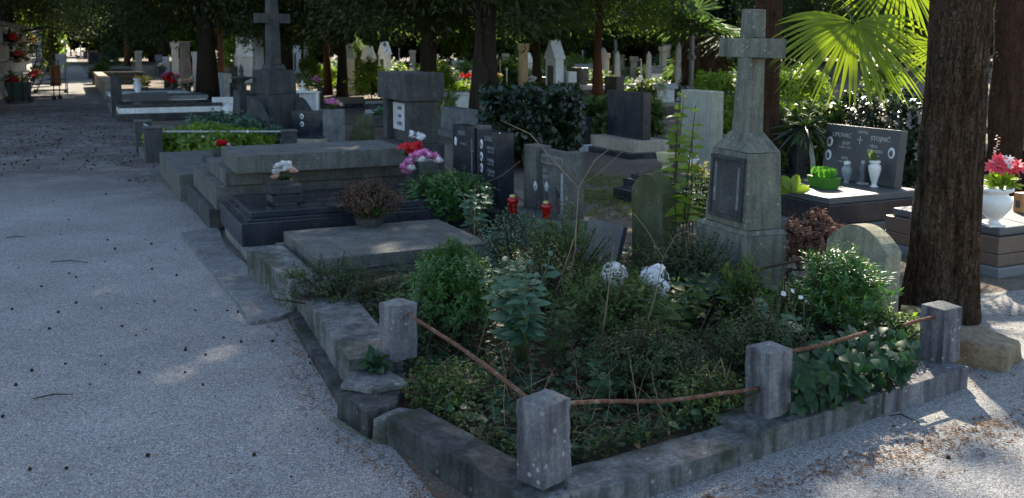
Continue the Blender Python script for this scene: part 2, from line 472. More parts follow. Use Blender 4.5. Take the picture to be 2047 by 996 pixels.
M['lf_brown'] = leafm('dry_brown_heads', (.14, .07, .045), (.28, .16, .11), (.40, .27, .20), .25, .8, .1, (1.3, 1, .8))
M['lf_dry'] = leafm('dead_twigs', (.05, .03, .022), (.12, .075, .05), (.09, .10, .04), .15, .8, .1, (1, 1, .8))
M['lf_dead'] = leafm('dead_leaves', (.12, .055, .03), (.24, .13, .07), None, .2, .8, .1, (1.2, 1, .7))
M['lf_grass'] = leafm('grass_blades', (.05, .085, .018), (.11, .15, .03), (.25, .22, .1), .45, .5, .2)
M['pt_white'] = leafm('white_petals', (.62, .62, .62), (.78, .77, .76), None, .3, .6, .2, (1, 1, 1))
M['pt_peach'] = leafm('peach_petals', (.75, .42, .32), (.78, .55, .45), None, .3, .6, .2, (1, 1, 1))
M['pt_pink'] = leafm('pink_petals', (.55, .06, .32), (.75, .35, .58), (.78, .7, .74), .3, .6, .2, (1, 1, 1))
M['pt_red'] = leafm('red_petals', (.38, .008, .012), (.62, .02, .03), None, .3, .6, .2, (1, 1, 1))
M['pt_coral'] = leafm('coral_petals', (.75, .05, .09), (.8, .12, .16), (.85, .55, .5), .35, .6, .2, (1, 1, 1))
M['pt_yellow'] = leafm('yellow_petals', (.75, .45, .04), (.8, .65, .2), (.8, .8, .7), .35, .6, .2, (1, 1, 1))
M['green_wrap'] = leafm('green_wrapping', (.06, .20, .025), (.13, .33, .05), None, .5, .35, .4, (1.1, 1.2, .6))
M['glass_red'] = None
M['cone'] = plain('cypress_cone', (.035, .024, .018), .85, .15, var=.5, scale=90, bs=1)
def glassy(name, c, rough=.08):
    m, nt, out = new_mat(name)
    p = pbsdf(nt, out, c, rough, .5); p.inputs['Transmission Weight'].default_value = .55; return m
M['glass_red'] = glassy('red_lantern_glass', (.55, .01, .01))
M['glass_clear'] = glassy('clear_glass', (.55, .6, .6), .12)
M['gold'] = plain('brass', (.55, .40, .16), .35, .5, .8)
M['amber'] = plain('wooden_lantern', (.40, .18, .06), .5, .4)
M['cream'] = plain('cream_plastic', (.62, .56, .32), .4, .4, var=.1)
M['ceramic'] = plain('white_ceramic', (.72, .70, .64), .3, .5, var=.08)
M['plastic_green'] = plain('dark_green_plastic', (.02, .035, .025), .45, .4)

def text(s, size, mat, parent, loc, face='path', name='inscription', ext=.0015, sx=1.0, align='CENTER'):
    cu = bpy.data.curves.new(name, 'FONT'); cu.body = s; cu.size = size; cu.extrude = ext
    cu.align_x = align; cu.align_y = 'CENTER'; cu.resolution_u = 2
    tmp = bpy.data.objects.new('tmp', cu)
    me = bpy.data.meshes.new_from_object(tmp)
    bpy.data.objects.remove(tmp); bpy.data.curves.remove(cu)
    me.materials.clear(); me.name = name
    o = link(name, me, mat, parent)
    # letters on the side that looks towards the path (-x of the grave's frame), reading along -y
    o.rotation_euler = (R(90), 0, R(-90)); o.location = loc; o.scale = (sx, 1, 1)
    return o
# ================================================================== ground and paths
def flat(name, poly, z, mat, th=0.0, kind='structure'):
    b = MB()
    if th: b.prism(poly, z - th, z)
    else: b.add([(p[0], p[1], z) for p in poly], [tuple(range(len(poly)))])
    o = b.build(name, mat); return tag(o, kind=kind)
flat('ground', [(-300, -60), (300, -60), (300, 400), (-300, 400)], 0.0, M['ground'])
pl = [UV(1.15, -8), UV(1.15, 3.2), UV(1.15, 160), UV(-1.25, 160), UV(-1.5, 34), UV(-9, 20), UV(-14, -8)]
flat('gravel_path', [(p.x, p.y) for p in pl], 0.004, M['gravel'])
fp = [(-.6, -4), (14, -4), (14, 7.2), (3.7, 6.4), (2.4, 6.0), (2.12, 4.6), (.1, 3.3)]
flat('gravel_forecourt', fp, 0.008, M['gravel'])
pv = [G(362, 472), G(436, 458), G(452, 500), G(596, 626), G(560, 642), G(500, 652), G(476, 612)]
tag(MB().prism([(p.x, p.y) for p in pv], -.02, .028).build('pavement_slab', M['greystone'], bevel=.006, rough=.004, cut=.12), kind='structure')
pv = [G(330, 330), G(395, 395), G(388, 425), G(300, 345)]
tag(MB().prism([(p.x, p.y) for p in pv], -.02, .018).build('pavement_strip', M['concrete'], bevel=.005), kind='structure')

# soil inside the fenced plot, a low uneven mound
def soil_patch(name, poly, z, amp=.03, mat=None):
    xs = [p[0] for p in poly]; ys = [p[1] for p in poly]
    bm = bmesh.new(); vs = [bm.verts.new((p[0], p[1], z)) for p in poly]; bm.faces.new(vs)
    bmesh.ops.triangulate(bm, faces=bm.faces)
    for _ in range(5): 
        ed = [e for e in bm.edges if e.calc_length() > .16]
        if ed: bmesh.ops.subdivide_edges(bm, edges=ed, cuts=1); bmesh.ops.triangulate(bm, faces=[f for f in bm.faces if len(f.verts) > 3])
    for v in bm.verts: v.co.z += amp * mnoise.noise(v.co * 3) + amp * .4 * mnoise.noise(v.co * 11)
    me = bpy.data.meshes.new(name); bm.to_mesh(me); bm.free()
    return tag(link(name, me, mat or M['soil']), kind='structure')
PLOT = [(.13, 3.24), (1.0, 3.82), (2.12, 4.60), (2.35, 5.5), (1.95, 6.7), (.9, 7.2), (-.4, 6.9), (-1.25, 5.9), (-.66, 4.35), (-.50, 3.93)]
soil_patch('plot_soil', PLOT, .075, .015)
soil_patch('plot_soil_beside', [(-1.28, 5.85), (-.6, 6.0), (.2, 6.9), (0, 7.7), (-1.0, 7.6), (-1.75, 7.1)], .13)
soil_patch('litter_ground', [(.5, 7.5), (2.2, 6.9), (4.6, 9.2), (3.0, 16), (-.5, 14), (.3, 9)], .012, .012, M['ground'])

# ================================================================== front plot: kerbs, posts, rails
def seg_block(name, label, A, B, w, h, mat, cat='kerb', inner=1, base=-.03, rough=.005, bevel=.005, group='kerb stones round the overgrown front plot', hb=None):
    """a kerb stone from A to B (its outer top edge), w wide to the inner side"""
    A = Vector((A[0], A[1], 0)); B = Vector((B[0], B[1], 0)); d = (B - A); L = d.length
    o = thing(name, label, cat, A, math.atan2(d.y, d.x), group)
    y0, y1 = (0, w) if inner > 0 else (-w, 0)
    vs = [(0, y0), (L, y0), (L, y1), (0, y1)]
    MB().prism(vs, base, h, zt=[h, hb or h, hb or h, h]).build('stone', mat, o, bevel=bevel, rough=rough, cut=.06)
    return o
KG = 'kerb stones round the overgrown front plot'
C0 = (.115, 3.06)
seg_block('kerb_stone', 'long dark mossy kerb stone left of the nearest post, along the gravel path', (-.52, 3.80), (.06, 3.07), .17, .125, M['kerb_dark'], inner=1)
p = [(-.735, 4.06), (-.71, 3.97), (-.565, 3.83), (-.52, 3.80), (-.40, 3.93), (-.48, 4.10)]
o = thing('broken_kerb_stone', 'cracked dark kerb piece with chipped corner at the bend of the front kerb', 'kerb', (0, 0, 0), 0, KG)
b = MB(); b.prism([(-.775, 4.095), (-.61, 3.845), (-.50, 3.95), (-.50, 4.135)], -.03, .125); b.build('stone', M['kerb_dark'], o, bevel=.004, rough=.008, cut=.05)
b = MB(); b.prism([(-.59, 3.835), (-.525, 3.795), (-.40, 3.93), (-.49, 3.955)], -.03, .11); b.build('split_end', M['kerb'], o, bevel=.012, rough=.008, cut=.05)
o = thing('mossy_slab', 'flat wedge of mossy broken slab lying on the bend of the front kerb', 'slab', (0, 0, 0), 0, None)
MB().prism([(-.768, 4.10), (-.762, 4.285), (-.60, 4.36), (-.46, 4.12), (-.62, 4.05)], .128, .152).build('stone', M['kerb'], o, bevel=.008, rough=.006, cut=.05)
MB().prism([(-.775, 4.295), (-.772, 4.105), (-.50, 4.145), (-.50, 4.38)], -.03, .125).build('bedding', M['kerb_dark'], o, bevel=.004, rough=.004)
seg_block('kerb_stone', 'long grey kerb stone with leaf litter on top, left side of the front plot', (-1.385, 5.87), (-.765, 4.30), .27, .20, M['kerb'], inner=1)
seg_block('footing_stone', 'thin dark footing sticking out under the long grey kerb stone', (-1.35, 5.60), (-.80, 4.22), .10, .055, M['kerb_dark'], 'footing', inner=1, group=None, base=-.02)
seg_block('kerb_stone', 'low weathered kerb stone below the bent rusty rail, front of the plot', (.21, 3.13), (1.005, 3.66), .20, .105, M['kerb'], inner=1, hb=.085)
seg_block('kerb_stone', 'raised stained kerb stone carrying the middle post, with ivy creeping on it', (.99, 3.66), (1.66, 4.10), .24, .115, M['kerb'], inner=1)
seg_block('kerb_stone', 'pale end kerb stone under the rightmost square post of the front plot', (1.675, 4.105), (2.21, 4.455), .26, .115, M['post'], inner=1)
seg_block('kerb_stone', 'short corner kerb stone under the nearest square post', (.065, 3.06), (.20, 3.12), .20, .121, M['kerb'], inner=1)
seg_block('kerb_stone', 'mossy inner kerb running back from the rightmost square post behind the round headstone', (2.12, 4.70), (2.46, 5.5), .14, .12, M['mossy'], inner=1)

PG = 'square stone posts of the rusty plot railing'
def sq_post(label, x, y, w, d, z0, h, rz, mat, tilt=(0, 0)):
    o = thing('kerb_post', label, 'stone post', (x, y, z0), rz, PG, tilt)
    b = MB(); b.box(-w / 2, w / 2, -d / 2, d / 2, 0, h - .012); b.build('shaft', mat, o, bevel=.004, rough=.0055, cut=.022)
    b = MB(); n = .003; b.add([(-w/2+n, -d/2+n, h-.013), (w/2-n, -d/2+n, h-.013), (w/2-n, d/2-n, h-.013), (-w/2+n, d/2-n, h-.013), (0, 0, h + .012)], [(3, 2, 1, 0), (0, 1, 4), (1, 2, 4), (2, 3, 4), (3, 0, 4)]); b.build('cap', M['greystone'], o, rough=.003, cut=.03)
    return o
sq_post('nearest square stone post with pale lichen top at the kerb corner', .115, 3.235, .15, .125, .122, .31, R(46), M['post'], (R(.5), R(-.6)))
sq_post('square stone post half hidden by the green bush on the long left kerb', -.545, 4.43, .135, .12, .17, .28, R(40), M['post'], (R(-1), R(1)))
sq_post('middle square stone post between the two rusty rail lengths', 1.085, 3.885, .14, .13, .108, .30, R(33), M['post'])
sq_post('rightmost square stone post on the pale end kerb, next to the tree', 2.12, 4.575, .14, .13, .112, .285, R(31), M['post'], (0, R(.8)))

def rail(label, pts, r, mat, name='railing_pipe', group='rusty rails of the front plot', parts=None):
    P_ = [Vector(p) for p in pts]; out = []
    for i in range(len(P_) - 1):
        p0, p1, p2, p3 = P_[max(i - 1, 0)], P_[i], P_[i + 1], P_[min(i + 2, len(P_) - 1)]
        for k in range(8):
            t = k / 8; out.append(.5 * (2 * p1 + (p2 - p0) * t + (2 * p0 - 5 * p1 + 4 * p2 - p3) * t * t + (3 * p1 - p0 - 3 * p2 + p3) * t ** 3) + Vector((0, 0, .0012 * math.sin(i * 9 + k * 2.2))))
    out.append(P_[-1])
    o = MB().tube(out, r, 10).build(name, mat, smooth=True)
    return tag(o, label, 'rail', group)
rail('rusty straight pipe running from the nearest post back into the green bush', [(-.49, 4.38, .395), (-.2, 3.90, .375), (.07, 3.30, .385)], .009, M['rust'])
rail('slightly bent rusty pipe with white paint flakes between nearest and middle posts', [(.18, 3.30, .375), (.34, 3.40, .345), (.62, 3.57, .285), (1.03, 3.835, .235)], .008, M['rust'])
rail('rusty pipe from the middle post into the feathery bush', [(1.14, 3.93, .352), (1.38, 4.08, .345), (1.63, 4.26, .345)], .009, M['rust'])
rail('short rusty stub of pipe sticking out of the rightmost post', [(1.86, 4.40, .335), (1.93, 4.45, .338), (2.08, 4.54, .34)], .009, M['rust'])

# ================================================================== the cross monument
mo = thing('cross_monument', 'tall weathered stone cross on a tapered pedestal with blank framed plaque', 'monument', UV(3.72, 4.60), TH, None, (R(.7), R(1.5)))
# local x = into the row, y = along the path; the near corner of the plinth is the origin
MB().box(.0, .33, .0, .53, -.02, .49, top=(.008, .008)).build('plinth', M['monument'], mo, bevel=.010, rough=.003, cut=.08)
MB().box(.004, .326, .004, .526, .492, .52, top=(.02, .025)).build('step', M['monument'], mo, bevel=.006, rough=.002, cut=.08)
MB().box(.032, .296, .036, .476, .522, 1.00, top=(.006, .035)).build('pedestal', M['monument'], mo, bevel=.008, rough=.003, cut=.08)
MB().box(.038, .290, .071, .441, 1.002, 1.12, top=(.058, .105)).build('sloped_cap', M['monument'], mo, bevel=.003, rough=.0008, cut=.08)
fr = thing('plaque', None, None); fr.parent = mo
fr.location = (.034, .256, .765); fr.rotation_euler = (0, R(.6), 0)
fo = MB()
for a in (-.2, .176): fo.box(-.021, .0, -.165, .165, a, a + .024)
fo.box(-.021, .0, -.165, -.143, -.1759, .1759); fo.box(-.021, .0, .143, .165, -.1759, .1759)
fo.build('plaque_frame', M['darkstone'], fr, bevel=.003)
MB().box(-.009, .0, -.142, .142, -.175, .175).build('plaque_field', M['darkstone'], fr)
for yy, z0_, z1_ in ((-.112, -.13, .14), (.118, -.10, .15)):
    st_ = MB(); st_.prism([(-.010, yy - .012), (-.0095, yy + .010), (-.0093, yy + .012), (-.0093, yy - .012)], z0_, z1_); st_.build('worn_streak', M['greystone'], fr)
MB().box(.098, .230, .178, .334, 1.10, 1.585, top=(.012, .012)).build('shaft', M['monument'], mo, bevel=.006, rough=.002, cut=.08)
MB().box(.112, .216, .192, .320, 1.711, 1.89, top=(.004, .004)).build('shaft_top', M['monument'], mo, bevel=.006, rough=.002, cut=.08)
MB().box(.108, .220, .0, .52, 1.588, 1.708).build('cross_arms', M['monument'], mo, bevel=.006, rough=.002, cut=.06)

# ================================================================== small headstones in the plot
def arch_poly(w, h, rise, n=10):
    pts = [(-w / 2, 0), (w / 2, 0)]
    for i in range(n + 1):
        a = i / n
        x = w / 2 - w * a
        pts.append((x, h - rise + rise * math.sin(math.pi * a) ** .9))
    return pts
def arch_stone(label, P, w, d, h, rise, mat, rz=TH, tilt=(0, 0), group=None, name='headstone', z=0.0):
    o = thing(name, label, 'headstone', (P[0], P[1], z), rz, group, tilt)
    # profile in y-z extruded along x
    poly = arch_poly(w, h, rise)
    Mx = Matrix(((0, 0, 1, 0), (1, 0, 0, 0), (0, 1, 0, 0), (0, 0, 0, 1)))
    MB().prism(poly, -d / 2, d / 2, M=Mx).build('slab', mat, o, bevel=.008, rough=.003, cut=.08)
    return o
arch_stone('blank rounded headstone with sunlit yellowish side behind the feathery bush', (2.055, 5.50), .46, .125, .62, .13, M['lime'], R(27), (0, R(2)))
arch_stone('mossy dark green rounded headstone behind the dry stems', (1.03, 6.75), .36, .12, .76, .12, M['mossy'], R(30), (R(0), R(-2)))
o = thing('leaning_slab', 'small dark slab leaning on its back between the cross plinth and the feathery bush', 'slab', (1.70, 5.10, .08), R(22), None, (R(-3), R(-14)))
MB().box(-.03, .03, -.14, .14, 0, .34).build('stone', M['darkstone'], o, bevel=.01, rough=.004)
o = thing('fallen_plaque', 'dark speckled plaque tilted back among weeds beside the mossy headstone', 'plaque', (.62, 6.65, .12), R(36), None, (R(2), R(14)))
MB().box(-.02, .02, -.19, .19, 0, .30).build('stone', M['slate'], o, bevel=.005, rough=.001)
o = tag(MB().prism([(2.30, 4.80), (2.50, 4.66), (2.70, 4.86), (2.62, 5.12), (2.38, 5.08)], -.02, .13).build('rough_rock', M['rockbrown'], bevel=.03, rough=.022, cut=.05, smooth=True), 'rough mossy stone block on the gravel between rightmost post and tree', 'rock')
o = tag(MB().ball((0, 0, 0), .075, 12, (1.1, .9, .8)).build('pale_rock', M['greystone'], rough=.02, cut=.03, smooth=True, loc=(-.98, 5.55, .19)), 'pale lump of stone among the weeds beside the low concrete slab', 'rock')
b = MB()
b.tube([G(1440, 555, .3) + Vector((0, 0, .0)), (1.62, 5.05, .52), (1.78, 5.0, .45), (1.98, 4.95, .30)], [.004, .010, .010, .008], 7)
tag(b.build('bent_branch', M['branch'], smooth=True), 'thin dark bent branch arching beside the cross plinth', 'branch')

# ================================================================== graves along the path (frame: x into the row, y along the path)
def tomb(name, label, cat, t, s, z=0, group=None, rz=TH, tilt=(0, 0)):
    return thing(name, label, cat, UV(t, s, z), rz, group, tilt)
# -- low concrete slab with weeds
o = tomb('kerb_stone', 'long grey kerb block in front of the low concrete slab', 'kerb', 1.18, 5.75)
MB().prism([(0, 0), (.20, .03), (.18, 1.14), (-.07, 1.14)], -.03, .22).build('stone', M['kerb'], o, bevel=.01, rough=.004)
o = tomb('slab_tomb', 'low pale concrete slab tomb with dead plant pot on it', 'tomb', 1.38, 6.12)
MB().box(.0, 1.5, .02, 1.12, -.02, .165).build('base', M['concrete'], o, bevel=.008, rough=.003, cut=.1)
MB().box(.05, 1.3, .0, 1.06, .168, .262).build('lid', M['concrete'], o, bevel=.008, rough=.003, cut=.1)
# -- granite tomb
o = tomb('granite_tomb', 'polished blue-black granite tomb with stepped lid beside the path', 'tomb', 1.16, 7.40, group=None)
MB().box(.03, 1.9, .0, 1.14, -.02, .115).build('plinth', M['greystone'], o, bevel=.01, rough=.004, cut=.1)
MB().box(.0, 1.95, .02, 1.17, .117, .30).build('base', M['blue'], o, bevel=.006)
MB().box(.05, 1.9, .03, 1.06, .301, .325).build('ledge', M['blue'], o, bevel=.004)
MB().box(.08, 1.86, .06, 1.02, .326, .378).build('lid', M['blue'], o, bevel=.006)
vs = tomb('granite_vase', 'black granite flower block in two tiers on the granite lid', 'vase', 1.56, 7.74, .378)
MB().box(-.085, .085, -.085, .085, 0, .03).build('foot', M['blue'], vs, bevel=.003)
MB().box(-.125, .125, -.125, .125, .031, .088).build('lower_tier', M['blue'], vs, bevel=.004)
MB().box(-.085, .085, -.085, .085, .089, .102).build('neck', M['blue'], vs, bevel=.002)
MB().box(-.125, .125, -.125, .125, .103, .165).build('upper_tier', M['blue'], vs, bevel=.004)

# -- stepped concrete tomb
o = tomb('stepped_tomb', 'large mossy grey concrete tomb in four steps beside the path', 'tomb', 1.10, 8.72)
MB().box(.0, 2.3, .12, 1.86, -.02, .20).build('bottom_step', M['darkstone'], o, bevel=.01, rough=.003, cut=.12)
MB().box(.05, 2.2, .0, 1.72, .203, .42).build('second_step', M['concrete'], o, bevel=.01, rough=.003, cut=.12)
MB().box(.13, 2.15, -.05, 1.2, .423, .55).build('third_step', M['concrete'], o, bevel=.01, rough=.003, cut=.12)
MB().box(.19, 1.75, -.28, .60, .553, .715).build('lid', M['concrete'], o, bevel=.01, rough=.003, cut=.12)
# -- pot block and small plate
o = tomb('flower_block', 'small grey stone block holding a red carnation by the stepped tomb', 'planter', 1.40, 10.05, .42)
MB().box(-.10, .10, -.10, .10, .003, .18).build('block', M['darkstone'], o, bevel=.006)
# -- low kerb tomb
o = tomb('kerb_tomb', 'long low grey concrete tomb front beyond the stepped tomb', 'tomb', 1.03, 10.62)
MB().box(.0, .95, .0, 2.4, -.02, .30).build('base', M['concrete'], o, bevel=.01, rough=.003, cut=.12)
MB().box(.40, .93, .55, 1.35, .303, .345).build('plate', M['darkstone'], o, bevel=.008)

# -- the big dark headstone with overhanging cap
P = G(775, 300, .50)
o = thing('family_headstone', 'massive dark stone headstone with overhanging lettered cap and pale inner tablet', 'headstone', (P.x, P.y, 0), TH)
k = P.y / 15.0
MB().box(-.06, .40, -.75, .30, 0, .62).build('base', M['darkstone'], o, bevel=.01, rough=.002, cut=.12)
MB().box(.02, .36, -.68, -.54, .622, 1.08).build('side_pillar', M['darkstone'], o, bevel=.008)
MB().box(.02, .36, .08, .22, .622, 1.08).build('side_pillar', M['darkstone'], o, bevel=.008)
MB().box(.10, .34, -.539, .079, .622, 1.08).build('back_wall', M['darkstone'], o)
MB().box(.082, .099, -.50, .04, .74, 1.04).build('tablet', M['bgstone'], o, bevel=.003)
MB().box(-.03, .41, -.73, .27, 1.083, 1.38).build('cap', M['darkstone'], o, bevel=.012, rough=.002, cut=.12)
text('FRANZONI', .16, M['engrave_dim'], o, (-.034, -.23, 1.24), sx=1.0)
for q, tt in enumerate(('IVAN', 'ANA', 'MARIO')): text(tt, .06, M['engrave_dim'], o, (.0805, -.20, .98 - q * .085))

# -- double black headstone
HB = thing('double_headstone', 'pair of black granite headstones with oval portraits and a narrow stone between', 'headstone', (-.10, 8.33, 0), TH)
MB().box(-.02, .13, .0, .46, .0, .90).build('front_slab', M['blue'], HB, bevel=.004)
MB().box(-.02, .13, .56, 1.10, .0, .90).build('rear_slab', M['blue'], HB, bevel=.004)
MB().box(.01, .12, .465, .555, .0, .93).build('middle_stone', M['concrete'], HB, bevel=.004)
MB().box(-.10, .17, -.04, 1.14, -.01, .21).build('foot', M['black'], HB, bevel=.004)
for y, z in ((.33, .77), (.33, .655), (.33, .55)):
    po = MB().ball((0, 0, 0), .045, 14, (.12, .75, 1)).build('portrait', M['photo'], HB, smooth=True, loc=(-.022, y + .05, z))
    MB().ball((0, 0, 0), .026, 10, (.14, .75, 1)).build('portrait_print', M['photodark'], po, smooth=True, loc=(-.003, 0, 0))
MB().ball((0, 0, 0), .045, 14, (.12, .75, 1)).build('portrait', M['photo'], HB, smooth=True, loc=(-.022, 1.02, .74))
text('ZORIĆ', .062, M['engrave_faint'], HB, (-.0225, .22, .83))
text('KRIŽIĆ', .058, M['engrave_faint'], HB, (-.0225, .86, .83))
for q, (tt, z) in enumerate((('ANTON', .75), ('MARIJA', .64), ('STJEPAN', .54))):
    text(tt, .046, M['engrave_faint'], HB, (-.0225, .17, z)); text('1902 - 1979', .028, M['engrave_faint'], HB, (-.0225, .17, z - .035))
text('IVANKA', .04, M['engrave_faint'], HB, (-.0225, .82, .73))
b = MB(); b.box(-.026, -.0205, .60, .612, .42, .80); b.box(-.026, -.0205, .575, .637, .68, .692); b.build('engraved_cross', M['engrave_faint'], HB)

# -- concrete headstone with side blocks
P1 = (.47, 7.66)
BT = thing('concrete_headstone', 'grey concrete headstone with lettered band and two side blocks', 'headstone', (P1[0], P1[1], 0), TH)
MB().box(-.22, .22, -.10, .82, .0, .25).build('base', M['concrete'], BT, bevel=.008, rough=.002, cut=.1)
MB().box(.0, .14, .0, .12, .252, .80).build('side_block', M['concrete'], BT, bevel=.008, rough=.002)
MB().box(-.03, .12, .56, .80, .252, .80).build('side_block', M['concrete'], BT, bevel=.008, rough=.002)
MB().box(.03, .12, .122, .558, .252, .78).build('centre_slab', M['concrete'], BT, bevel=.004, rough=.001)
MB().box(.012, .029, .14, .55, .66, .74).build('name_band', M['greystone'], BT, bevel=.003)
text('BERTILMAVER', .062, M['engrave_dim'], BT, (.0105, .345, .70))
for z in (.60, .545, .49):
    MB().box(.024, .029, .44, .54, z - .021, z + .021).build('name_plate', M['greystone'], BT)
MB().ball((0, 0, 0), .05, 14, (.2, .85, 1.1)).build('portrait', M['photodark'], BT, smooth=True, loc=(.028, .27, .44))
MB().box(-.02, .0, .11, .118, .252, .62).build('metal_strip', M['bgstone'], BT)

def lantern(label, P, h=.16, mat=None, cap=None, group=None, name='grave_lantern'):
    o = thing(name, label, 'grave lantern', P, 0, group)
    k = h / .16
    MB().lathe([(.032 * k, .0), (.036 * k, .008 * k), (.036 * k, .07 * k), (.047 * k, .09 * k), (.049 * k, .118 * k), (.036 * k, .134 * k)], 14).build('glass', mat or M['glass_red'], o, smooth=True)
    MB().lathe([(.03 * k, .1345 * k), (.033 * k, .14 * k), (.028 * k, .152 * k), (.010 * k, .16 * k)], 14).build('lid', cap or M['gold'], o, smooth=True)
    return o
lg = 'red grave lanterns by the concrete headstone'
q = G(1025, 427, .25); lantern('red glass grave lantern at the left end of the concrete headstone base', q, .165, group=lg)
q = G(1092, 437, .25); lantern('red glass grave lantern beside the rusty rod at the concrete headstone', q, .15, group=lg)
def glass_tulip(label, P):
    o = thing('crystal_ornament', label, 'ornament', P, 0, 'crystal ornaments before the concrete headstone')
    MB().tube([(0, 0, 0), (.01, 0, .12), (0, 0, .215)], .004, 6).build('stalk', M['iron'], o)
    b = MB(); b.lathe([(.004, .21), (.016, .23), (.02, .26), (.014, .285), (.002, .30)], 7); b.build('head', M['glass_clear'], o)
q = G(1070, 432, .25); glass_tulip('clear crystal ornament on a dark stalk, nearer the lettered centre', q)
q = G(1093, 436, .25); glass_tulip('clear crystal ornament on a dark stalk, just above the second red lantern', q + Vector((0, .05, 0)))
tag(MB().tube([G(1113, 440, .2), G(1113, 440, .2) + Vector((.0, 0, .20)), G(1113, 440, .2) + Vector((.03, 0, .24))], .008, 6).build('rusty_rod', M['rust']), 'rusty upright rod with bent top beside the concrete headstone', 'rod')
o = tomb('grave_bed', 'dark stone rim of the grave before the concrete headstone', 'grave', 2.45, 6.75)
MB().box(.0, 1.1, -.05, .03, -.01, .17).build('rim', M['darkstone'], o, bevel=.006)
MB().box(.0, 1.1, .95, 1.03, -.01, .17).build('rim', M['darkstone'], o, bevel=.006)
MB().box(.0, .08, .032, .948, -.01, .168).build('rim', M['darkstone'], o, bevel=.006)
# ================================================================== garden plot with grey rail
GP = 'posts of the grey railed garden grave'
def gpost(label, P, w, h):
    o = thing('stone_post', label, 'stone post', (P.x, P.y, 0), TH, GP)
    MB().box(-w / 2, w / 2, -w / 2, w / 2, 0, h - .03).build('shaft', M['darkstone'], o, bevel=.01)
    MB().box(-w / 2 - .01, w / 2 + .01, -w / 2 - .01, w / 2 + .01, h - .028, h).build('cap', M['concrete'], o, bevel=.006)
a1 = UV(1.08, 14.6); a2 = UV(1.04, 15.95); a3 = UV(2.85, 14.3)
gpost('dark square stone post at the near corner of the green leafed garden grave', a1, .24, .52)
gpost('dark square stone post behind the corner post of the garden grave', a2, .24, .52)
gpost('low brownish stone post at the foot of the curved stone wing', a3 + Vector((.1, .1, 0)), .20, .42)
tag(MB().tube([a1 + Vector((.1, 0, .44)), a3 + Vector((0, 0, .40))], .014, 8).build('railing_pipe', M['paintpipe']), 'thin grey horizontal pipe over the green leafed garden grave', 'rail')
tag(MB().tube([a1 + Vector((0, .1, .46)), a2 + Vector((0, 0, .46))], .014, 8).build('railing_pipe', M['paintpipe']), 'short grey pipe between the two dark garden grave posts', 'rail')
o = tomb('grave_border', 'low concrete border of the green leafed garden grave', 'kerb', .95, 14.5)
MB().box(.0, .16, .15, 1.3, -.01, .12).build('rim', M['concrete'], o, bevel=.006)
MB().box(.25, 1.9, -.16, .0, -.01, .10).build('rim', M['concrete'], o, bevel=.006)

# ================================================================== monument with tall cross, curved wings, urn
Pm = G(540, 292)
CM = thing('winged_monument', 'dark stone grave monument with tall cross, curved side wings and urn', 'monument', (Pm.x, Pm.y, 0), R(-45))
m = CM
# local x = right & towards camera, y = right & away; near corner of the pedestal at the origin
MB().box(-.62, .04, -.04, .62, 0, .86, top=(.03, .03)).build('lower_pedestal', M['darkstone'], m, bevel=.01)
MB().box(-.54, .0, .0, .54, .863, 1.27, top=(.01, .01)).build('upper_pedestal', M['darkstone'], m, bevel=.01)
b = MB(); b.box(-.42, -.10, .10, .42, 1.273, 1.36, top=(.03, .03)); b.build('step', M['darkstone'], m, bevel=.008)
b = MB(); b.box(-.36, -.16, .16, .36, 1.363, 2.75, top=(.03, .03)); b.build('cross_shaft', M['darkstone'], m, bevel=.008)
b = MB(); b.box(-.33, -.19, -.05, .176, 2.06, 2.22); b.build('cross_arm', M['darkstone'], m, bevel=.006)
b = MB(); b.box(-.33, -.19, .344, .57, 2.06, 2.22); b.build('cross_arm', M['darkstone'], m, bevel=.006)
def wing(x0, x1, y, d, h0, h1, name):
    n = 10; pts = [(x0, 0)]
    pts += [(x1, 0)] + [(x1 + (x0 - x1) * i / n, h1 + (h0 - h1) * math.sin(math.pi / 2 * i / n)) for i in range(n + 1)]
    Mx = Matrix(((1, 0, 0, 0), (0, 0, 1, y), (0, 1, 0, 0), (0, 0, 0, 1)))
    MB().prism(pts, 0, d, M=Mx).build(name, M['darkstone'], m, bevel=.006)
wing(-.16, .44, -.32, .13, .84, .34, 'wing')
wing(.045, .46, .48, .12, .80, .50, 'wing')
MB().box(-.66, -.36, -.36, -.06, 0, .93, top=(.05, .05)).build('side_pillar', M['darkstone'], m, bevel=.008)
ur = MB(); ur.lathe([(.05, .93), (.035, .97), (.03, 1.02), (.06, 1.08), (.17, 1.13), (.19, 1.15), (.06, 1.16), (.03, 1.2), (.045, 1.25), (.03, 1.30), (.012, 1.36)], 14, c=(-.51, -.21, 0)); ur.build('urn', M['darkstone'], m, smooth=True)

